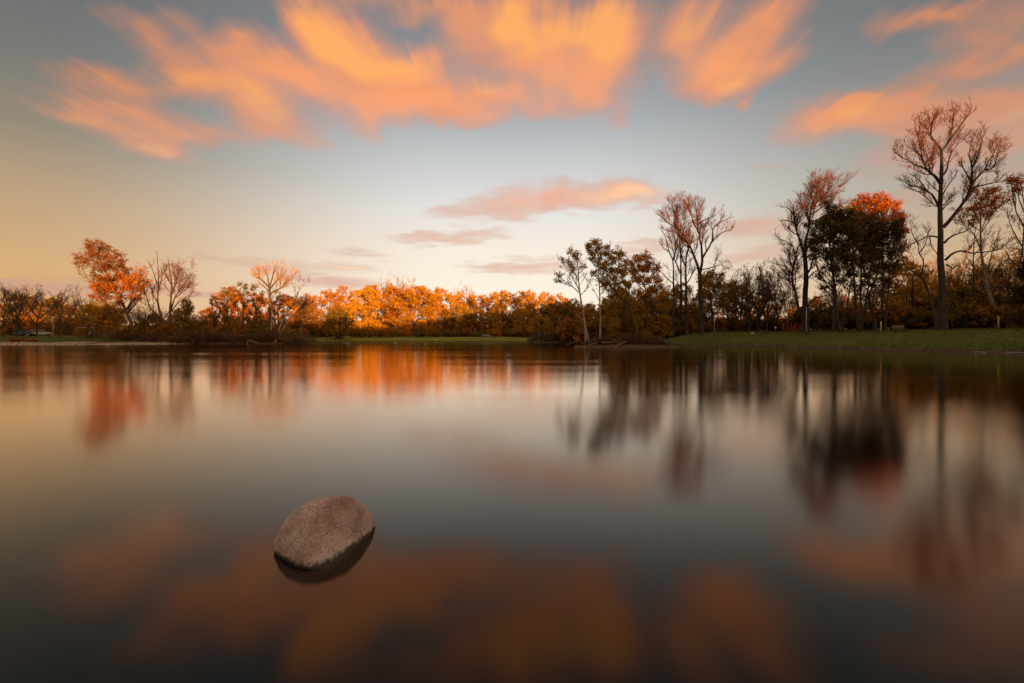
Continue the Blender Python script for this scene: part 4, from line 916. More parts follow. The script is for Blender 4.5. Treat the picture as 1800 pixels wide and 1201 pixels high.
M['glass'] = plain_mat('dark_glass', (0.02, 0.02, 0.025), .1, var=.1)
M['tyre'] = plain_mat('tyre_rubber', (0.02, 0.02, 0.02), .8)
M['feather'] = plain_mat('white_feather', (0.8, 0.78, 0.74), .8, var=.05)
M['stone'] = soil('pale_stone', [(0.10, 0.075, 0.058), (0.20, 0.155, 0.12)], 1.5, .5)

def pole(px, Y, top, lab, name='pole', mat='steel', r=.07, foot=True, cat='pole', lamp=False, group=None):
    p = gpos(px, Y); h = CAMZ + (HOR - top) / 800 * Y - p[2]
    root = empty(name, p, lab, cat, group)
    g = Geo(); bar(g, [(0, 0, -.2), (0, 0, h * .5), (0, 0, h)], [r, r * .85, r * .6]); part('shaft', g, M[mat], root, True)
    g = Geo(); bar(g, [(0, 0, -.1), (0, 0, .42), (0, 0, .48)], [r * 2.0, r * 1.9, r * 1.1])
    if foot: part('base', g, M['black'], root, True)
    g = Geo(); bar(g, [(0, 0, h - .02), (0, 0, h + .05)], [r * .9, r * .5]); part('cap', g, M[mat], root, True)
    if lamp:
        g = Geo(); bar(g, [(0, 0, h * .96), (-.5, 0, h * .97 + .2), (-.9, 0, h * .97 + .22)], .035); a = part('arm', g, M[mat], root, True)
        g = Geo(); box(g, (-1.05, 0, h * .97 + .2), (.5, .22, .12)); part('lamp_head', g, M['white'], a)
    return root
pole(1417.5, 74, 540, 'slim grey light pole with black foot in front of the forked bare tree', r=.075)
pole(1256, 90, 556, 'slim grey pole standing on the grass right of the pink-tipped clump', r=.07)
pole(93.5, 100, 563, 'slim pale pole on the left lawn', mat='steel', r=.055, foot=False)
pole(529.5, 143, 574, 'thin pale pole at the near end of the far lawn', mat='steel', r=.09, foot=False)
pole(835.5, 176, 577, 'thin grey pole at the back of the far lawn', r=.1, foot=False)
pole(1042, 104, 582, 'short pale pole on the grass behind the driftwood island', mat='white', r=.07, foot=False)
for px, Y, top, r, lab in [(1548.5, 65, 565.5, .085, 'yellow marker post left of the bench'), (1755, 58, 556.5, .07, 'tall yellow marker post near the right edge of the view'), (1662.5, 68, 560, .06, 'yellow marker post half hidden behind the tallest tree')]:
    p = gpos(px, Y); h = CAMZ + (HOR - top) / 800 * Y - p[2]
    root = empty('marker_post', p, lab, 'post', 'yellow marker posts on the right bank')
    g = Geo(); bar(g, [(0, 0, -.2), (0, 0, h * .5), (0, 0, h - .04)], r, 12); part('shaft', g, M['yellow'], root, True)
    g = Geo(); bar(g, [(0, 0, h - .04), (0, 0, h), (0, 0, h + .05)], [r * 1.15, r * 1.1, r * .4], 12); part('cap', g, M['yellow'], root, True)

def red_frame():
    # outdoor play frame of red posts
    Y = 82; p = gpos(1392, Y); root = empty('play_frame', p, 'red play frame of five upright posts beside the forked bare tree', 'play frame')
    for px, w in [(1377, .09), (1384.5, .09), (1391, .24), (1398, .22), (1406.5, .10)]:
        x = (px - 1392) / 800 * Y; g = Geo()
        if w > .15: box(g, (x, 0, .72), (w, .10, 1.75))
        else: bar(g, [(x, 0, -.15), (x, 0, 1.65)], w / 2 + .01, 10)
        part('post', g, M['red'], root, w < .15)
    for a, b, z in [(1377, 1384.5, 1.45), (1398, 1406.5, 1.45), (1384.5, 1398, .35)]:
        g = Geo(); bar(g, [((a - 1392) / 800 * Y, .0, z), ((b - 1392) / 800 * Y, .0, z)], .025, 8); part('rail', g, M['red'], root, True)
red_frame()

def bench(px, Y, w, lab, back=True, dark=False):
    p = gpos(px, Y); root = empty('park_bench', p, lab, 'bench'); wood = M['bark'] if dark else M['wood']
    g = Geo()
    for k in range(3): box(g, (0, -.16 + k * .16, .45), (w, .13, .05))
    part('seat', g, wood, root)
    if back:
        g = Geo()
        for k in range(2): box(g, (0, .30 + k * .04, .66 + k * .17), (w, .045, .13))
        part('backrest', g, wood, root)
    for s in (-1, 1):
        g = Geo(); x = s * w * .40
        box(g, (x, -.16, .19), (.09, .07, .46)); box(g, (x, .18, .19), (.09, .07, .46)); box(g, (x, .01, .40), (.07, .5, .05))
        if back: bar(g, [(x, .24, .40), (x, .34, .92)], .03, 6)
        part('leg', g, M['black'], root)
    return root
bench(1581.5, 63, 1.75, 'brown park bench on the grass left of the tallest tree')
def picnic(px, Y, lab):
    p = gpos(px, Y); root = empty('picnic_table', p, lab, 'picnic table')
    g = Geo()
    for k in range(5): box(g, (0, -.32 + k * .16, .74), (1.8, .14, .045))
    part('tabletop', g, M['wood'], root)
    for s in (-1, 1):
        g = Geo()
        for k in range(2): box(g, (0, s * (.66 + k * .15), .44), (1.8, .13, .045))
        part('seat', g, M['wood'], root)
    for x in (-.6, .6):
        g = Geo(); bar(g, [(x, -.7, 0), (x, -.2, .71)], .04, 6); bar(g, [(x, .7, 0), (x, .2, .71)], .04, 6); bar(g, [(x, -.78, .40), (x, .78, .40)], .035, 6); part('leg', g, M['bark'], root)
picnic(1340, 84, 'dark picnic table on the grass left of the red play frame')
picnic(100, 106, 'brown picnic table right of the slim pale pole on the left lawn')
bench(1632, 66, 1.2, 'small dark bench at the foot of the tallest tree', back=False, dark=True)

def sign(px, Y, top, lab):
    p = gpos(px, Y); h = CAMZ + (HOR - top) / 800 * Y - p[2]; root = empty('park_sign', p, lab, 'sign')
    g = Geo(); bar(g, [(0, 0, -.1), (0, 0, h)], .035, 8); part('post', g, M['steel'], root, True)
    g = Geo(); box(g, (0, -.06, h - .16), (.34, .03, .36)); part('panel', g, M['white'], root)
sign(1363, 88, 574.5, 'small blank white sign left of the red play frame')
sign(1322, 86, 584, 'low white marker sign near the picnic table')

def car(px, Y, lab, body, rz):
    p = gpos(px, Y); root = empty('parked_car', p, lab, 'car', None, rz)
    sec = [(-2.2, .45, .75, .80), (-2.1, .35, .95, .86), (-1.4, .32, 1.02, .9), (-.2, .32, 1.05, .9), (1.2, .32, 1.0, .9), (2.0, .35, .9, .86), (2.2, .45, .7, .78)]
    def loft(sec, m):
        g = Geo(); v = []
        for x, z0, z1, w in sec:
            v += [(x, -w * .94, z0), (x, -w, (z0 + z1) / 2), (x, -w * .92, z1), (x, w * .92, z1), (x, w, (z0 + z1) / 2), (x, w * .94, z0)]
        q = []
        for k in range(len(sec) - 1):
            for j in range(6): a = k * 6 + j; b = k * 6 + (j + 1) % 6; q.append([a, b, b + 6, a + 6])
        q += [[0, 1, 4, 5], [1, 2, 3, 4]]; e = (len(sec) - 1) * 6; q += [[e + 5, e + 4, e + 1, e], [e + 4, e + 3, e + 2, e + 1]]
        g.add(v, q); return g
    part('body', loft(sec, 0), M[body], root, False)
    part('window', loft([(-2.0, .94, 1.0, .80), (-1.7, .95, 1.38, .70), (.5, .98, 1.42, .70), (1.05, .96, 1.02, .78)], 0), M['glass'], root)
    part('roof', loft([(-1.72, 1.385, 1.42, .68), (-1.5, 1.39, 1.48, .70), (.3, 1.40, 1.49, .70), (.55, 1.40, 1.43, .66)], 0), M[body], root)
    for x in (-1.35, 1.35):
        for s in (-1, 1):
            g = Geo(); bar(g, [(x, s * .72, .33), (x, s * .92, .33)], .33, 18); w = part('wheel', g, M['tyre'], root, True)
            g = Geo(); bar(g, [(x, s * .915, .33), (x, s * .935, .33)], .2, 14); part('rim', g, M['steel'], w, True)
    for s in (-1, 1):
        g = Geo(); box(g, (2.17, s * .6, .72), (.1, .3, .14)); part('headlight', g, M['white'], root)
car(45, 116, 'teal parked car nearest the left edge, half hidden behind the lawn', 'teal', .1)
car(70, 117, 'pale parked car between trees at the back of the left lawn', 'silver', .15)

def swing():
    Y = 106; p = gpos(150, Y); root = empty('swing_set', p, 'dark swing frame on the left lawn beside the bushes', 'swing set')
    g = Geo(); bar(g, [(-1.9, 0, 2.3), (1.9, 0, 2.3)], .05, 8); part('crossbar', g, M['steel'], root, True)
    for s in (-1, 1):
        for d in (-1, 1):
            g = Geo(); bar(g, [(s * 1.9, 0, 2.3), (s * 2.3, d * 1.0, -.1)], .045, 8); part('leg', g, M['wood'], root, True)
    for x in (-.7, .7):
        g = Geo()
        for e in (-.22, .22): bar(g, [(x + e, 0, 2.3), (x + e, .05, .5)], .012, 5)
        c = part('chain', g, M['steel'], root, True)
        g = Geo(); box(g, (x, .05, .48), (.5, .2, .04)); part('seat', g, M['black'], c)
swing()
def rail_fence():
    Y = 104; p = gpos(172, Y); root = empty('timber_railing', p, 'low weathered timber railing in front of the olive bushy tree', 'railing')
    for x in (-1.8, -.9, 0, .9, 1.8):
        g = Geo(); box(g, (x, 0, .6), (.12, .12, 1.4)); part('post', g, M['wood'], root)
    for z in (.55, 1.05):
        g = Geo(); box(g, (0, -.08, z), (3.9, .05, .12)); part('rail', g, M['wood'], root)
rail_fence()

def log(name, pts, r0, r1, mat, lab, seed, twigs=3, group=None):
    t = Tree(seed); pts = np.array([(p if len(p) == 3 else W(p[0], p[1], 0)) for p in pts], float)
    o = pts[0].copy(); P = t.limb(pts - o, r0, r1, 12, .006); g = Geo()
    R = t.L0[0][1]; Pc = np.vstack([P[0], P, P[-1]]); Rc = np.r_[.005, R, .005]
    v, q = tubes(Pc[None], Rc[None], 8); g.add(v, q)
    if twigs:
        P1, R1 = spawn(P[None], R[None], twigs / max(1, np.linalg.norm(P[-1])), t.r, .3, .35, (30, 70), .15, 0, 5, .4, 1.6, .5, .02, nmin=twigs); v, q = tubes(P1, R1, 5); g.add(v, q)
    ob = obj(name, g.mesh(name, [M[mat]]), None, o)
    return tag(ob, lab, 'log', group)
def wl(px, py, Y): return tuple(W(px, py, Y))
log('driftwood_log', [wl(1025, 612, 64.3), wl(1036, 607, 64.6), wl(1050, 602, 65.2)], .11, .06, 'drift', 'pale log sloping into the water at the left end of the island', 1, 1)
log('driftwood_log', [wl(1057, 602.5, 64.9), wl(1070, 602.5, 64.9), wl(1083, 602, 65), wl(1091, 606, 64.6)], .08, .06, 'drift', 'long horizontal pale driftwood log along the island front', 2, 1)
log('driftwood_log', [wl(1080, 612, 64.2), wl(1088, 606, 64.6), wl(1101, 600, 65.2)], .14, .07, 'drift', 'thick pale log rising from the water in the middle of the island', 3, 2)
log('driftwood_log', [wl(1075, 598, 65.2), wl(1086, 598, 65.3), wl(1092, 602, 65.2)], .06, .05, 'drift', 'short arched branch above the horizontal driftwood log', 4, 1)
log('driftwood_log', [wl(1103, 610, 64.4), wl(1112, 610.5, 64.3), wl(1114, 607, 64.4)], .06, .04, 'drift', 'small bent stick at the waterline right of the thick log', 5, 0)
log('driftwood_branch', [wl(994, 607.5, 64.6), wl(1008, 602, 65), wl(1018, 600, 65.4), wl(1026, 606, 65.4)], .05, .12, 'drift_dark', 'dark crooked branch reaching left over the water from the island', 6, 5)
log('driftwood_log', [wl(1106, 607, 64.8), wl(1130, 607, 64.9), wl(1150, 609, 64.8)], .09, .06, 'drift_dark', 'dark low log along the right half of the island front', 7, 4)
log('driftwood_branch', [wl(1160, 612, 64.8), wl(1172, 608, 65.3), wl(1182, 601, 65.6)], .09, .05, 'drift_dark', 'dark snag at the right end of the driftwood island', 8, 6)
log('driftwood_log', [wl(379, 591, 99.4), wl(400, 590.5, 99.2), wl(425, 590.5, 99.2), wl(452, 588.5, 99.5)], .09, .05, 'drift', 'long pale log lying high on the left point', 9, 3)
log('driftwood_branch', [wl(457, 604.5, 96.6), wl(448, 601, 97), wl(441, 598.6, 97.3), wl(437, 600, 97.2), wl(434, 604.8, 96.9)], .08, .16, 'drift', 'arched driftwood stump at the water edge of the left point', 10, 3)
log('driftwood_log', [wl(380, 588, 99.8), wl(400, 586.5, 99.8), wl(410, 586, 100)], .06, .04, 'drift', 'thin pale branch above the long log on the left point', 11, 2)
log('driftwood_log', [wl(150, 605, 92), wl(170, 603, 92.4), wl(188, 600, 93)], .10, .05, 'drift_dark', 'dark log lying across the sandy beach', 12, 5)
log('driftwood_log', [wl(216, 608, 93.5), wl(226, 603, 94.4), wl(236, 599, 95)], .09, .05, 'drift', 'pale pole slanting out of the water at the foot of the leaning orange tree', 13, 1)
log('driftwood_log', [wl(285, 600, 97.6), wl(300, 604, 97.2), wl(308, 606, 96.8)], .07, .05, 'drift', 'thin pale branch slanting into the water under the olive tree', 14, 1)
log('driftwood_log', [wl(318, 599, 98), wl(326, 602, 97.6), wl(333, 606, 97)], .07, .05, 'drift', 'second slanting branch in the water right of the olive tree', 15, 1)
log('driftwood_branch', [wl(505, 600, 98.6), wl(515, 602, 98.6), wl(527, 604, 98.4)], .08, .04, 'drift_dark', 'dark branch at the very tip of the left point', 16, 4)

def blob(name, loc, size, mat, seed, lab, cat, sub=3, rough=.12):
    import bmesh
    bm = bmesh.new(); bmesh.ops.create_icosphere(bm, subdivisions=sub, radius=1)
    v = np.array([x.co[:] for x in bm.verts])
    n = 1 + rough * (vnoise(v[:, 0] * 2 + seed, v[:, 1] * 2 + v[:, 2] * 2.3, 1.2, seed))
    v = v * n[:, None] * np.array(size)
    for x, c in zip(bm.verts, v): x.co = c
    for f in bm.faces: f.smooth = True
    me = bpy.data.meshes.new(name); bm.to_mesh(me); bm.free(); me.materials.append(M[mat])
    return tag(obj(name, me, None, loc), lab, cat)
p = gpos(855, 171); blob('boulder', (p[0], p[1], p[2] + .25), (2.1, 1.0, .75), 'stone', 3, 'pale flat boulder at the back of the far lawn beside the thin pole', 'boulder', rough=.25)
blob('boulder', (47.0, 42.4, .02), (1.0, .55, .16), 'stone', 5, 'flat pale stone in the shallows at the right edge of the view', 'boulder', rough=.25)
blob('boulder', (46.6, 45.3, .02), (.5, .4, .14), 'stone', 9, 'smaller stone at the waterline left of the flat pale stone', 'boulder', rough=.25)

def gull(px, Y, lab, rz):
    x = (px - 900) / 800 * Y; z = max(0.0, gz1(x, Y)); root = empty('gull', (x, Y, z), lab, 'bird', 'gulls on the far lawn', rz)
    t = Geo()
    P = np.array([(-.32, 0, .20), (-.2, 0, .22), (0, 0, .22), (.14, 0, .25), (.20, 0, .32), (.24, 0, .37), (.30, 0, .37), (.36, 0, .355)])
    bar(t, P, [.02, .07, .11, .09, .05, .06, .045, .008], 12)
    part('body', t, M['feather'], root, True)
    for s in (-1, 1):
        g = Geo(); bar(g, [(.02, s * .04, .14), (.02, s * .04, -.02)], .012, 6); part('leg', g, M['yellow'], root)
        g = Geo(); bar(g, [(.12, s * .09, .25), (-.1, s * .10, .24), (-.36, s * .04, .20)], [.03, .055, .01], 8); part('wing', g, M['steel'], root, True)
gull(764, 152, 'left of two white gulls on the far lawn edge', .4)
gull(768, 152.4, 'right of two white gulls on the far lawn edge', 2.6)

# ------------------------------------------------------------------ the rock in the foreground
def rock():
    import bmesh
    bm = bmesh.new(); bmesh.ops.create_icosphere(bm, subdivisions=6, radius=1)
    v = np.array([x.co[:] for x in bm.verts])
    # a superellipsoid with a broad low end and a narrower far end
    e, e2 = 2.756, 2.005
    k = ((np.abs(v[:, 0]) ** e + np.abs(v[:, 1]) ** e) ** (e2 / e) + np.abs(v[:, 2]) ** e2) ** (-1 / e2)
    v = v * k[:, None]
    a, b, c = .372, .236, .254
    x, y = v[:, 0] * a, v[:, 1] * b
    z = v[:, 2] * c + (.019 * v[:, 0] + .265 * v[:, 1]) * np.clip(v[:, 2], 0, 1)
    y = y * (1 - .773 * v[:, 0])
    n = np.stack([x, y, z], 1)
    lump = .013 * vnoise(x * 9 + 1, y * 9 + z * 8, .55, 31) + .008 * vnoise(x * 9 - z * 7, y * 9 + 3, 1.2, 32) + .004 * vnoise(x * 30 + y * 14, z * 30 - y * 22, 1.3, 33)
    crease = -.012 * np.exp(-((x * .8 - y * 1.1 + .02 * np.sin(x * 25)) / .018) ** 2) * (z > .05) - .010 * np.exp(-(((x + .12) ** 2 + (y - .05) ** 2) / .0012))
    n = n * (1 + (lump + crease)[:, None] / .35)
    th = .955; ca, sa = math.cos(th), math.sin(th)
    X = n[:, 0] * ca - n[:, 1] * sa; Yy = n[:, 0] * sa + n[:, 1] * ca
    out = np.stack([X, Yy, n[:, 2]], 1)
    for q, cc in zip(bm.verts, out): q.co = cc
    for f in bm.faces: f.smooth = True
    me = bpy.data.meshes.new('rock'); bm.to_mesh(me); bm.free()
    m, nt, N, L = newmat('granite_rock')
    o = N.new('ShaderNodeOutputMaterial'); p = N.new('ShaderNodeBsdfPrincipled')
    p.inputs['Specular IOR Level'].default_value = .3
    tc = N.new('ShaderNodeTexCoord')
    n1 = N.new('ShaderNodeTexNoise'); n1.inputs['Scale'].default_value = 5; n1.inputs['Detail'].default_value = 6; n1.inputs['Roughness'].default_value = .65
    n2 = N.new('ShaderNodeTexNoise'); n2.inputs['Scale'].default_value = 95; n2.inputs['Detail'].default_value = 6; n2.inputs['Roughness'].default_value = .8
    n3 = N.new('ShaderNodeTexVoronoi'); n3.inputs['Scale'].default_value = 55
    for q in (n1, n2, n3): L.new(tc.outputs['Object'], q.inputs['Vector'])
    r1 = ramp(N, [(.28, (.30, .17, .12)), (.42, (.46, .285, .21)), (.55, (.58, .39, .305)), (.72, (.70, .54, .44))])
    L.new(n1.outputs['Fac'], r1.inputs['Fac'])
    r2 = ramp(N, [(.36, (.36, .32, .30)), (.5, (1, 1, 1)), (.62, (1.45, 1.4, 1.35))]); L.new(n2.outputs['Fac'], r2.inputs['Fac'])
    mu = N.new('ShaderNodeMix'); mu.data_type = 'RGBA'; mu.blend_type = 'MULTIPLY'; mu.inputs[0].default_value = 1
    L.new(r1.outputs['Color'], mu.inputs[6]); L.new(r2.outputs['Color'], mu.inputs[7])
    vo = N.new('ShaderNodeTexVoronoi'); vo.feature = 'DISTANCE_TO_EDGE'; vo.inputs['Scale'].default_value = 4.2
    wv = N.new('ShaderNodeVectorMath'); wv.operation = 'MULTIPLY_ADD'; L.new(n1.outputs['Color'], wv.inputs[0]); wv.inputs[1].default_value = (.16, .16, .16); L.new(tc.outputs['Object'], wv.inputs[2]); L.new(wv.outputs[0], vo.inputs['Vector'])
    ck = N.new('ShaderNodeMapRange'); ck.inputs['From Min'].default_value = .0; ck.inputs['From Max'].default_value = .03; ck.inputs['To Min'].default_value = .80; ck.inputs['To Max'].default_value = 1.0; L.new(vo.outputs['Distance'], ck.inputs['Value'])
    nb = N.new('ShaderNodeTexNoise'); nb.inputs['Scale'].default_value = 2.6; nb.inputs['Detail'].default_value = 3; L.new(tc.outputs['Object'], nb.inputs['Vector'])
    cm = N.new('ShaderNodeMapRange'); cm.inputs['From Min'].default_value = .45; cm.inputs['From Max'].default_value = .60; L.new(nb.outputs['Fac'], cm.inputs['Value'])
    cf = N.new('ShaderNodeMath'); cf.operation = 'MAXIMUM'; L.new(ck.outputs[0], cf.inputs[0]); L.new(cm.outputs[0], cf.inputs[1])
    pit = N.new('ShaderNodeTexVoronoi'); pit.inputs['Scale'].default_value = 16; L.new(tc.outputs['Object'], pit.inputs['Vector'])
    pm = N.new('ShaderNodeMapRange'); pm.inputs['From Min'].default_value = .05; pm.inputs['From Max'].default_value = .14; pm.inputs['To Min'].default_value = .6; L.new(pit.outputs['Distance'], pm.inputs['Value'])
    cp = N.new('ShaderNodeMath'); cp.operation = 'MULTIPLY'; L.new(cf.outputs[0], cp.inputs[0]); L.new(pm.outputs[0], cp.inputs[1])
    mz = N.new('ShaderNodeVectorMath'); mz.operation = 'SCALE'; L.new(mu.outputs[2], mz.inputs[0]); L.new(cp.outputs[0], mz.inputs['Scale'])
    # wet, algae-dark band near the waterline with a ragged upper edge
    sx = N.new('ShaderNodeSeparateXYZ'); L.new(tc.outputs['Object'], sx.inputs[0])
    n4 = N.new('ShaderNodeTexNoise'); n4.inputs['Scale'].default_value = 30; n4.inputs['Detail'].default_value = 5; L.new(tc.outputs['Object'], n4.inputs['Vector'])
    ad = N.new('ShaderNodeMath'); ad.operation = 'MULTIPLY_ADD'; ad.inputs[1].default_value = -.05
    L.new(n4.outputs['Fac'], ad.inputs[0]); L.new(sx.outputs['Z'], ad.inputs[2])
    wet = N.new('ShaderNodeMapRange'); wet.inputs['From Min'].default_value = WETZ - .014; wet.inputs['From Max'].default_value = WETZ + .006
    wet.inputs['To Min'].default_value = 1; wet.inputs['To Max'].default_value = 0
    L.new(ad.outputs[0], wet.inputs['Value'])
    m2 = N.new('ShaderNodeMix'); m2.data_type = 'RGBA'
    L.new(wet.outputs[0], m2.inputs[0]); L.new(mz.outputs[0], m2.inputs[6]); m2.inputs[7].default_value = (.045, .028, .018, 1)
    L.new(m2.outputs[2], p.inputs['Base Color'])
    rr = N.new('ShaderNodeMapRange'); rr.inputs['To Min'].default_value = .85; rr.inputs['To Max'].default_value = .45; L.new(wet.outputs[0], rr.inputs['Value']); L.new(rr.outputs[0], p.inputs['Roughness'])
    hs = N.new('ShaderNodeMath'); hs.operation = 'MULTIPLY_ADD'; hs.inputs[1].default_value = .5
    L.new(n2.outputs['Fac'], hs.inputs[0]); h2 = N.new('ShaderNodeMath'); h2.operation = 'MULTIPLY_ADD'; h2.inputs[1].default_value = .6; L.new(cp.outputs[0], h2.inputs[0]); L.new(n1.outputs['Fac'], h2.inputs[2]); L.new(h2.outputs[0], hs.inputs[2])
    b = N.new('ShaderNodeBump'); b.inputs['Strength'].default_value = 1.0; b.inputs['Distance'].default_value = .03
    L.new(hs.outputs[0], b.inputs['Height']); L.new(b.outputs[0], p.inputs['Normal'])
    L.new(p.outputs[0], o.inputs['Surface'])
    me.materials.append(m)
    ob = obj('boulder', me, None, (-1.369, 3.525, ROCKZ))
    tag(ob, 'large rounded brown granite boulder standing alone in the foreground water', 'boulder')
ROCKZ = -.007; WETZ = .012
rock()
water()

# ------------------------------------------------------------------ sky
def srgb(r, g, b):
    f = lambda c: (c / 255 / 12.92) if c <= 10.3 else ((c / 255 + .055) / 1.055) ** 2.4
    return (f(r), f(g), f(b))

CLOUDS = [  # photo px, py, half width, half height along the drift, density
    (155, 215, 40, 22, .8), (150, 185, 44, 20, .4), (200, 150, 70, 28, .5), (265, 60, 35, 40, .55), (310, 108, 55, 36, .5), (335, 142, 62, 22, .9), (250, 205, 60, 22, .55), (265, 262, 45, 20, .85), (305, 240, 60, 20, .55),
    (440, 178, 58, 42, .95), (480, 225, 55, 22, .65), (400, 238, 60, 16, .4), (380, 88, 42, 40, .4), (550, 255, 30, 12, .3),
    (465, 115, 48, 36, .5), (520, 125, 50, 42, .7), (562, 58, 38, 42, 1.), (612, 100, 50, 44, 1.), (690, 142, 62, 38, 1.1), (770, 160, 52, 36, .9), (650, 195, 60, 24, .6), (640, 228, 32, 22, .4), (860, 178, 45, 28, .8), (755, 110, 28, 20, .5),
    (830, 60, 45, 55, .8), (900, 55, 50, 52, 1.), (970, 58, 55, 52, 1.), (1050, 60, 55, 52, 1.), (1100, 72, 36, 48, .8), (970, 132, 60, 28, .65), (1050, 140, 50, 30, .7), (960, 182, 50, 24, .5), (1052, 178, 45, 24, .55), (1097, 205, 18, 18, .3), (740, 10, 60, 20, .45), (650, 12, 60, 20, .3),
    (1208, 60, 42, 60, .95), (1262, 110, 52, 55, 1.), (1345, 50, 48, 60, .8), (1310, 130, 40, 40, .85), (1372, 112, 30, 28, .5), (1240, 158, 35, 22, .5), (1318, 182, 13, 22, .5),
    (1465, 205, 62, 28, .9), (1502, 180, 34, 18, .6), (1415, 215, 36, 22, .4), (1560, 200, 80, 32, .5), (1640, 180, 90, 36, .5), (1650, 28, 70, 26, .75), (1740, 55, 70, 28, .5), (1780, 92, 60, 28, .75), (1765, 190, 70, 45, .85), (1795, 240, 50, 50, .85), (1700, 262, 90, 45, .5), (1600, 262, 60, 36, .35), (1340, 295, 28, 7, .3),
    (720, 180, 70, 24, .6), (800, 190, 60, 20, .5), (590, 150, 60, 30, .5), (1700, 200, 90, 36, .5), (1780, 300, 60, 30, .4), (1620, 215, 60, 26, .35), (1690, 120, 70, 24, .3),
    (830, 373, 66, 13, .7), (900, 359, 44, 18, .8), (968, 352, 30, 20, .85), (1030, 348, 48, 19, .85), (1100, 338, 44, 19, 1.), (1148, 354, 24, 7, .4), (760, 421, 58, 9, .85), (835, 412, 45, 9, .75), (880, 471, 58, 8, .55), (940, 469, 55, 11, .65), (640, 447, 38, 9, .6), (605, 470, 36, 6, .8), (490, 467, 50, 9, .7), (600, 498, 60, 10, 1.0), (1135, 437, 50, 11, .7),
    (1335, 400, 60, 17, .8), (1308, 450, 46, 11, .65), (370, 455, 40, 6, .4), (60, 504, 90, 12, 1.2), (350, 516, 50, 13, 1.0), (1560, 360, 60, 24, .5), (120, 520, 60, 8, .5)]
LITS = [  # sun-caught cores
    (335, 140, 50, 18, .8), (455, 178, 45, 30, .8), (265, 262, 35, 14, .6), (150, 218, 40, 14, .4), (570, 60, 30, 40, 1.1), (612, 100, 45, 36, .9), (710, 130, 60, 28, 1.1), (860, 165, 24, 24, .6), (905, 50, 30, 45, 1.1), (1010, 55, 80, 40, 1.1), (1075, 60, 30, 60, 1.), (1215, 55, 26, 50, .8), (1310, 130, 30, 24, 1.), (1260, 100, 40, 45, .5), (1490, 195, 40, 16, .9), (1795, 200, 40, 40, .6), (1110, 336, 40, 14, 1.), (1040, 346, 40, 12, .5), (605, 470, 34, 6, .8), (490, 466, 45, 8, .6), (360, 510, 44, 7, .7), (1640, 28, 60, 20, .3), (960, 472, 30, 8, .4)]

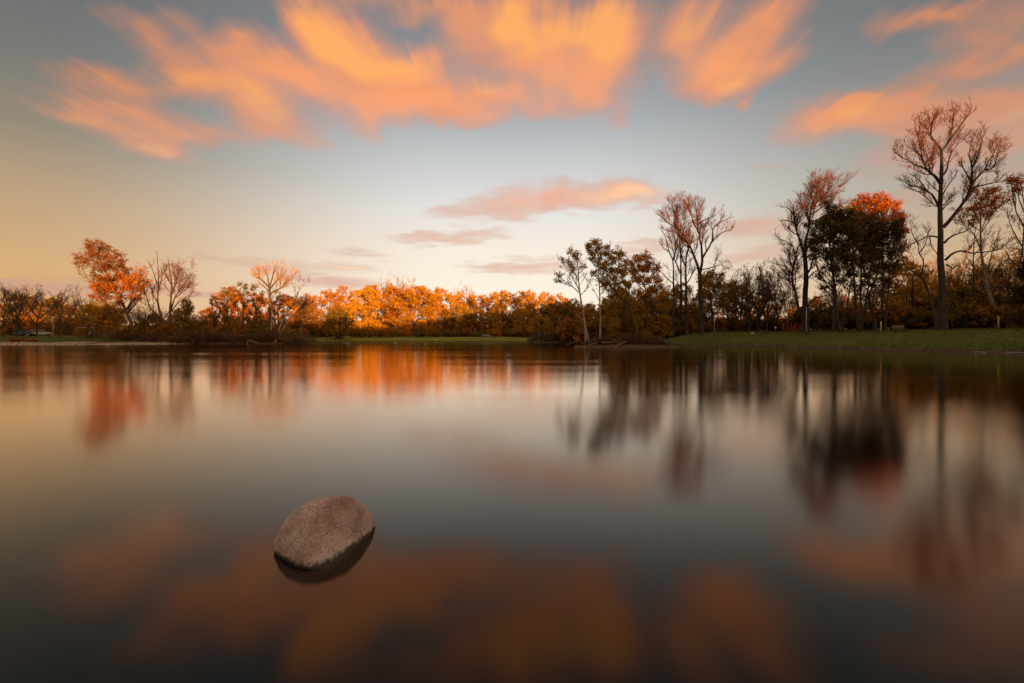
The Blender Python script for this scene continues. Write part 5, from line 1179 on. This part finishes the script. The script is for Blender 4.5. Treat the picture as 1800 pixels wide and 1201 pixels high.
def world():
    w = bpy.data.worlds.new('World'); SC.world = w; w.use_nodes = True
    nt = w.node_tree; N = nt.nodes; L = nt.links; N.clear()
    out = N.new('ShaderNodeOutputWorld'); bg = N.new('ShaderNodeBackground'); bg.inputs['Strength'].default_value = .1
    L.new(bg.outputs[0], out.inputs['Surface'])
    tc = N.new('ShaderNodeTexCoord'); D = tc.outputs['Generated']
    def math_(op, a=None, b=None, c=None, clamp=False):
        n = N.new('ShaderNodeMath'); n.operation = op; n.use_clamp = clamp
        for i, v in enumerate((a, b, c)):
            if v is None: continue
            if isinstance(v, (int, float)): n.inputs[i].default_value = v
            else: L.new(v, n.inputs[i])
        return n.outputs[0]
    def maprange(v, a, b, c=0., d=1., smooth=True):
        n = N.new('ShaderNodeMapRange'); n.interpolation_type = 'SMOOTHSTEP' if smooth else 'LINEAR'
        n.inputs['From Min'].default_value = a; n.inputs['From Max'].default_value = b; n.inputs['To Min'].default_value = c; n.inputs['To Max'].default_value = d
        L.new(v, n.inputs['Value']); return n.outputs['Result']
    def comb(x, y, z=None):
        n = N.new('ShaderNodeCombineXYZ')
        for i, v in enumerate((x, y, z)):
            if v is not None: L.new(v, n.inputs[i])
        return n.outputs[0]
    def noise(vec, sc, det=3, rough=.5):
        n = N.new('ShaderNodeTexNoise'); n.inputs['Scale'].default_value = sc; n.inputs['Detail'].default_value = det; n.inputs['Roughness'].default_value = rough
        L.new(vec, n.inputs['Vector']); return n.outputs['Fac']
    def mixc(f, a, b, blend='MIX'):
        n = N.new('ShaderNodeMix'); n.data_type = 'RGBA'; n.blend_type = blend
        for s, v in ((0, f), (6, a), (7, b)):
            if isinstance(v, (int, float)): n.inputs[s].default_value = v
            elif isinstance(v, tuple): n.inputs[s].default_value = (*v, 1)
            else: L.new(v, n.inputs[s])
        return n.outputs[2]
    sep = N.new('ShaderNodeSeparateXYZ'); L.new(D, sep.inputs[0]); x, y, z = sep.outputs
    hyp = math_('SQRT', math_('ADD', math_('MULTIPLY', x, x), math_('MULTIPLY', y, y)))
    tanel = math_('MAXIMUM', math_('DIVIDE', z, math_('MAXIMUM', hyp, .001)), .0)
    az = math_('ARCTAN2', x, y)
    # ---- clear sky: Nishita, graded with height; lens vignetting put into the side colours
    sky = N.new('ShaderNodeTexSky'); sky.sky_type = 'NISHITA'; sky.sun_disc = False
    sky.sun_elevation = SUN_EL; sky.sun_rotation = SUNROT; sky.dust_density = 2.0; sky.air_density = 1.0
    t8 = math_('DIVIDE', tanel, .9, clamp=True); zen_fill = maprange(tanel, .98, 1.8)
    k = 5.95
    C1 = ramp(N, [(0.0, srgb(255, 242, 214)), (.10, srgb(255, 243, 224)), (.21, srgb(250, 238, 224)), (.30, srgb(233, 230, 225)), (.40, srgb(208, 210, 210)), (.52, srgb(176, 180, 184)), (.66, srgb(146, 148, 152)), (.80, srgb(126, 128, 132)), (1, srgb(100, 104, 110))])
    C2 = ramp(N, [(0.0, srgb(228, 160, 102)), (.12, srgb(216, 172, 122)), (.24, srgb(190, 160, 125)), (.36, srgb(148, 136, 118)), (.48, srgb(120, 119, 114)), (.62, srgb(106, 108, 109)), (.80, srgb(100, 102, 103)), (1, srgb(90, 95, 98))])
    C3 = ramp(N, [(0.0, srgb(224, 178, 126)), (.15, srgb(208, 174, 138)), (.28, srgb(178, 170, 155)), (.42, srgb(146, 146, 142)), (.56, srgb(120, 122, 122)), (.80, srgb(104, 108, 109)), (1, srgb(88, 96, 100))])
    for c in (C1, C2, C3): L.new(t8, c.inputs['Fac'])
    fl = maprange(az, -.10, -.86); fr = maprange(az, .10, .82)
    base = mixc(fr, mixc(fl, C1.outputs['Color'], C2.outputs['Color']), C3.outputs['Color'])
    base = mixc(zen_fill, base, (1.5, 1.1, .88))  # bright overhead glow, added out of view to fill the shaded scene
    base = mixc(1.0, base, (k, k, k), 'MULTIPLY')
    front = maprange(math_('ABSOLUTE', az), 1.2, 2.0, 1.0, .25)
    warm = mixc(1.0, sky.outputs['Color'], (2.1, 1.65, 1.3), 'MULTIPLY')
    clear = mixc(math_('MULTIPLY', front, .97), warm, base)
    # ---- clouds on a high drifting layer: plane coordinates u (across the wind), v (along it)
    wa = math.atan2(55, 800)
    zc = math_('MAXIMUM', z, .015)
    xr = math_('SUBTRACT', math_('MULTIPLY', x, math.cos(wa)), math_('MULTIPLY', y, math.sin(wa)))
    yr = math_('ADD', math_('MULTIPLY', x, math.sin(wa)), math_('MULTIPLY', y, math.cos(wa)))
    u = math_('DIVIDE', xr, zc); v = math_('DIVIDE', yr, zc)
    av = math_('MAXIMUM', math_('ABSOLUTE', v), .3)
    lv = math_('LOGARITHM', av, 2.718)
    q = comb(math_('MULTIPLY', math_('DIVIDE', u, av), 1.0), lv)
    low = maprange(tanel, .20, .44)
    def mixf(f, a, b): return math_('ADD', a, math_('MULTIPLY', f, math_('SUBTRACT', b, a)))
    puff = mixf(low, noise(q, 13.0, 2, .55), noise(q, 6.0, 2, .5))
    n2 = N.new('ShaderNodeTexNoise'); n2.inputs['Scale'].default_value = 5.0; n2.inputs['Detail'].default_value = 2
    L.new(comb(math_('DIVIDE', u, av), lv, math_('ADD', 3.7, 0.0)), n2.inputs['Vector'])
    streak1 = noise(comb(math_('MULTIPLY', u, 8.0), math_('MULTIPLY', v, .26)), 1.0, 4, .6)
    streak1 = mixf(low, math_('ADD', math_('MULTIPLY', puff, .3), .35), streak1)
    streak2 = noise(comb(math_('MULTIPLY', u, 2.6), math_('MULTIPLY', v, .5), math_('ADD', 9.1, 0.0)), 1.0, 4, .55)
    du = math_('MULTIPLY', math_('MULTIPLY', math_('SUBTRACT', n2.outputs['Fac'], .5), .10), av)
    dv = math_('MULTIPLY', math_('ADD', math_('MULTIPLY', math_('SUBTRACT', puff, .5), .22), math_('MULTIPLY', math_('SUBTRACT', streak1, .5), .17)), av)
    p = comb(math_('ADD', u, du), math_('ADD', v, dv))
    def field(lst):
        acc = None
        for px, py, hw, hh, s in lst:
            X = (px - 900) / 800; Z = (HOR - py) / 800
            xx = X * math.cos(wa) - math.sin(wa); yy = X * math.sin(wa) + math.cos(wa)
            u0 = xx / Z; v0 = yy / Z; su = hw / 800 / Z * 1.05; sv = hh / 800 / Z / Z * 1.1
            m = N.new('ShaderNodeVectorMath'); m.operation = 'MULTIPLY_ADD'; L.new(p, m.inputs[0])
            m.inputs[1].default_value = (1 / su, 1 / sv, 0); m.inputs[2].default_value = (-u0 / su, -v0 / sv, 0)
            d = N.new('ShaderNodeVectorMath'); d.operation = 'DOT_PRODUCT'; L.new(m.outputs[0], d.inputs[0]); L.new(m.outputs[0], d.inputs[1])
            g = math_('POWER', .38, d.outputs['Value'])
            acc = math_('MULTIPLY', g, s) if acc is None else math_('MULTIPLY_ADD', g, s, acc)
        return acc
    dens = math_('MULTIPLY', field(CLOUDS), 1.3); lit = field(LITS)
    tex = math_('ADD', math_('MULTIPLY', streak2, .75), math_('MULTIPLY', streak1, 1.0))   # ~0.87 mean
    dd = math_('MULTIPLY', dens, math_('MAXIMUM', math_('SUBTRACT', math_('MULTIPLY', tex, 1.75), .52), .1))
    up = math_('GREATER_THAN', z, .0)
    alpha = math_('MULTIPLY', math_('SUBTRACT', 1.0, math_('POWER', .22, math_('MAXIMUM', math_('SUBTRACT', dd, .09), 0.0))), up)
    litf = maprange(math_('MULTIPLY', lit, math_('ADD', .45, math_('MULTIPLY', tex, .65))), .10, 1.25)
    dusk = mixc(low, srgb(208, 170, 154), srgb(220, 144, 108))
    bright = mixc(low, srgb(255, 214, 166), srgb(255, 170, 94))
    thick = maprange(dd, .35, 1.1)
    ccol = mixc(thick, dusk, mixc(low, srgb(218, 172, 150), srgb(248, 156, 100)))
    shade = maprange(n2.outputs['Fac'], .42, .68, 0., .45)
    ccol = mixc(shade, ccol, mixc(low, srgb(200, 158, 146), srgb(196, 138, 114)))
    ccol = mixc(litf, ccol, bright)
    side = math_('MULTIPLY', maprange(math_('ABSOLUTE', az), .35, .9, 1.10, .86), k)  # clouds dim towards the sides: vignetting put into their colour
    cs = N.new('ShaderNodeVectorMath'); cs.operation = 'SCALE'; L.new(ccol, cs.inputs[0]); L.new(side, cs.inputs['Scale'])
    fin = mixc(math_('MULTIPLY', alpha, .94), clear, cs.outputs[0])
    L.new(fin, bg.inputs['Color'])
    w.cycles.sampling_method = 'MANUAL'; w.cycles.sample_map_resolution = 256
SUNROT = math.pi - SUN_AZ
world()

sun = bpy.data.lights.new('sun', 'SUN'); sun.energy = 5.0; sun.angle = math.radians(.5); sun.color = (1, .575, .19)
so = bpy.data.objects.new('sun', sun); COL.objects.link(so)
so.rotation_euler = Vector((TX * math.cos(SUN_EL), TY * math.cos(SUN_EL), -math.sin(SUN_EL))).to_track_quat('-Z', 'Y').to_euler()
so.location = (40, -80, 60)

cam = bpy.data.cameras.new('camera'); co = bpy.data.objects.new('camera', cam); COL.objects.link(co)
cam.sensor_width = 36; cam.lens = 16.0; cam.clip_end = 10000; cam.clip_start = .05
cam.shift_y = -(600.5 - HOR) / 1800
co.location = (0, 0, CAMZ); co.rotation_euler = (math.pi / 2, 0, 0)
SC.camera = co

SC.render.engine = 'CYCLES'
SC.view_settings.view_transform = 'Standard'; SC.view_settings.look = 'None'; SC.view_settings.exposure = 0.75; SC.view_settings.gamma = 1
SC.cycles.use_denoising = True
SC.cycles.max_bounces = 6; SC.cycles.diffuse_bounces = 2; SC.cycles.glossy_bounces = 3; SC.cycles.transmission_bounces = 3
SC.cycles.sample_clamp_indirect = 4
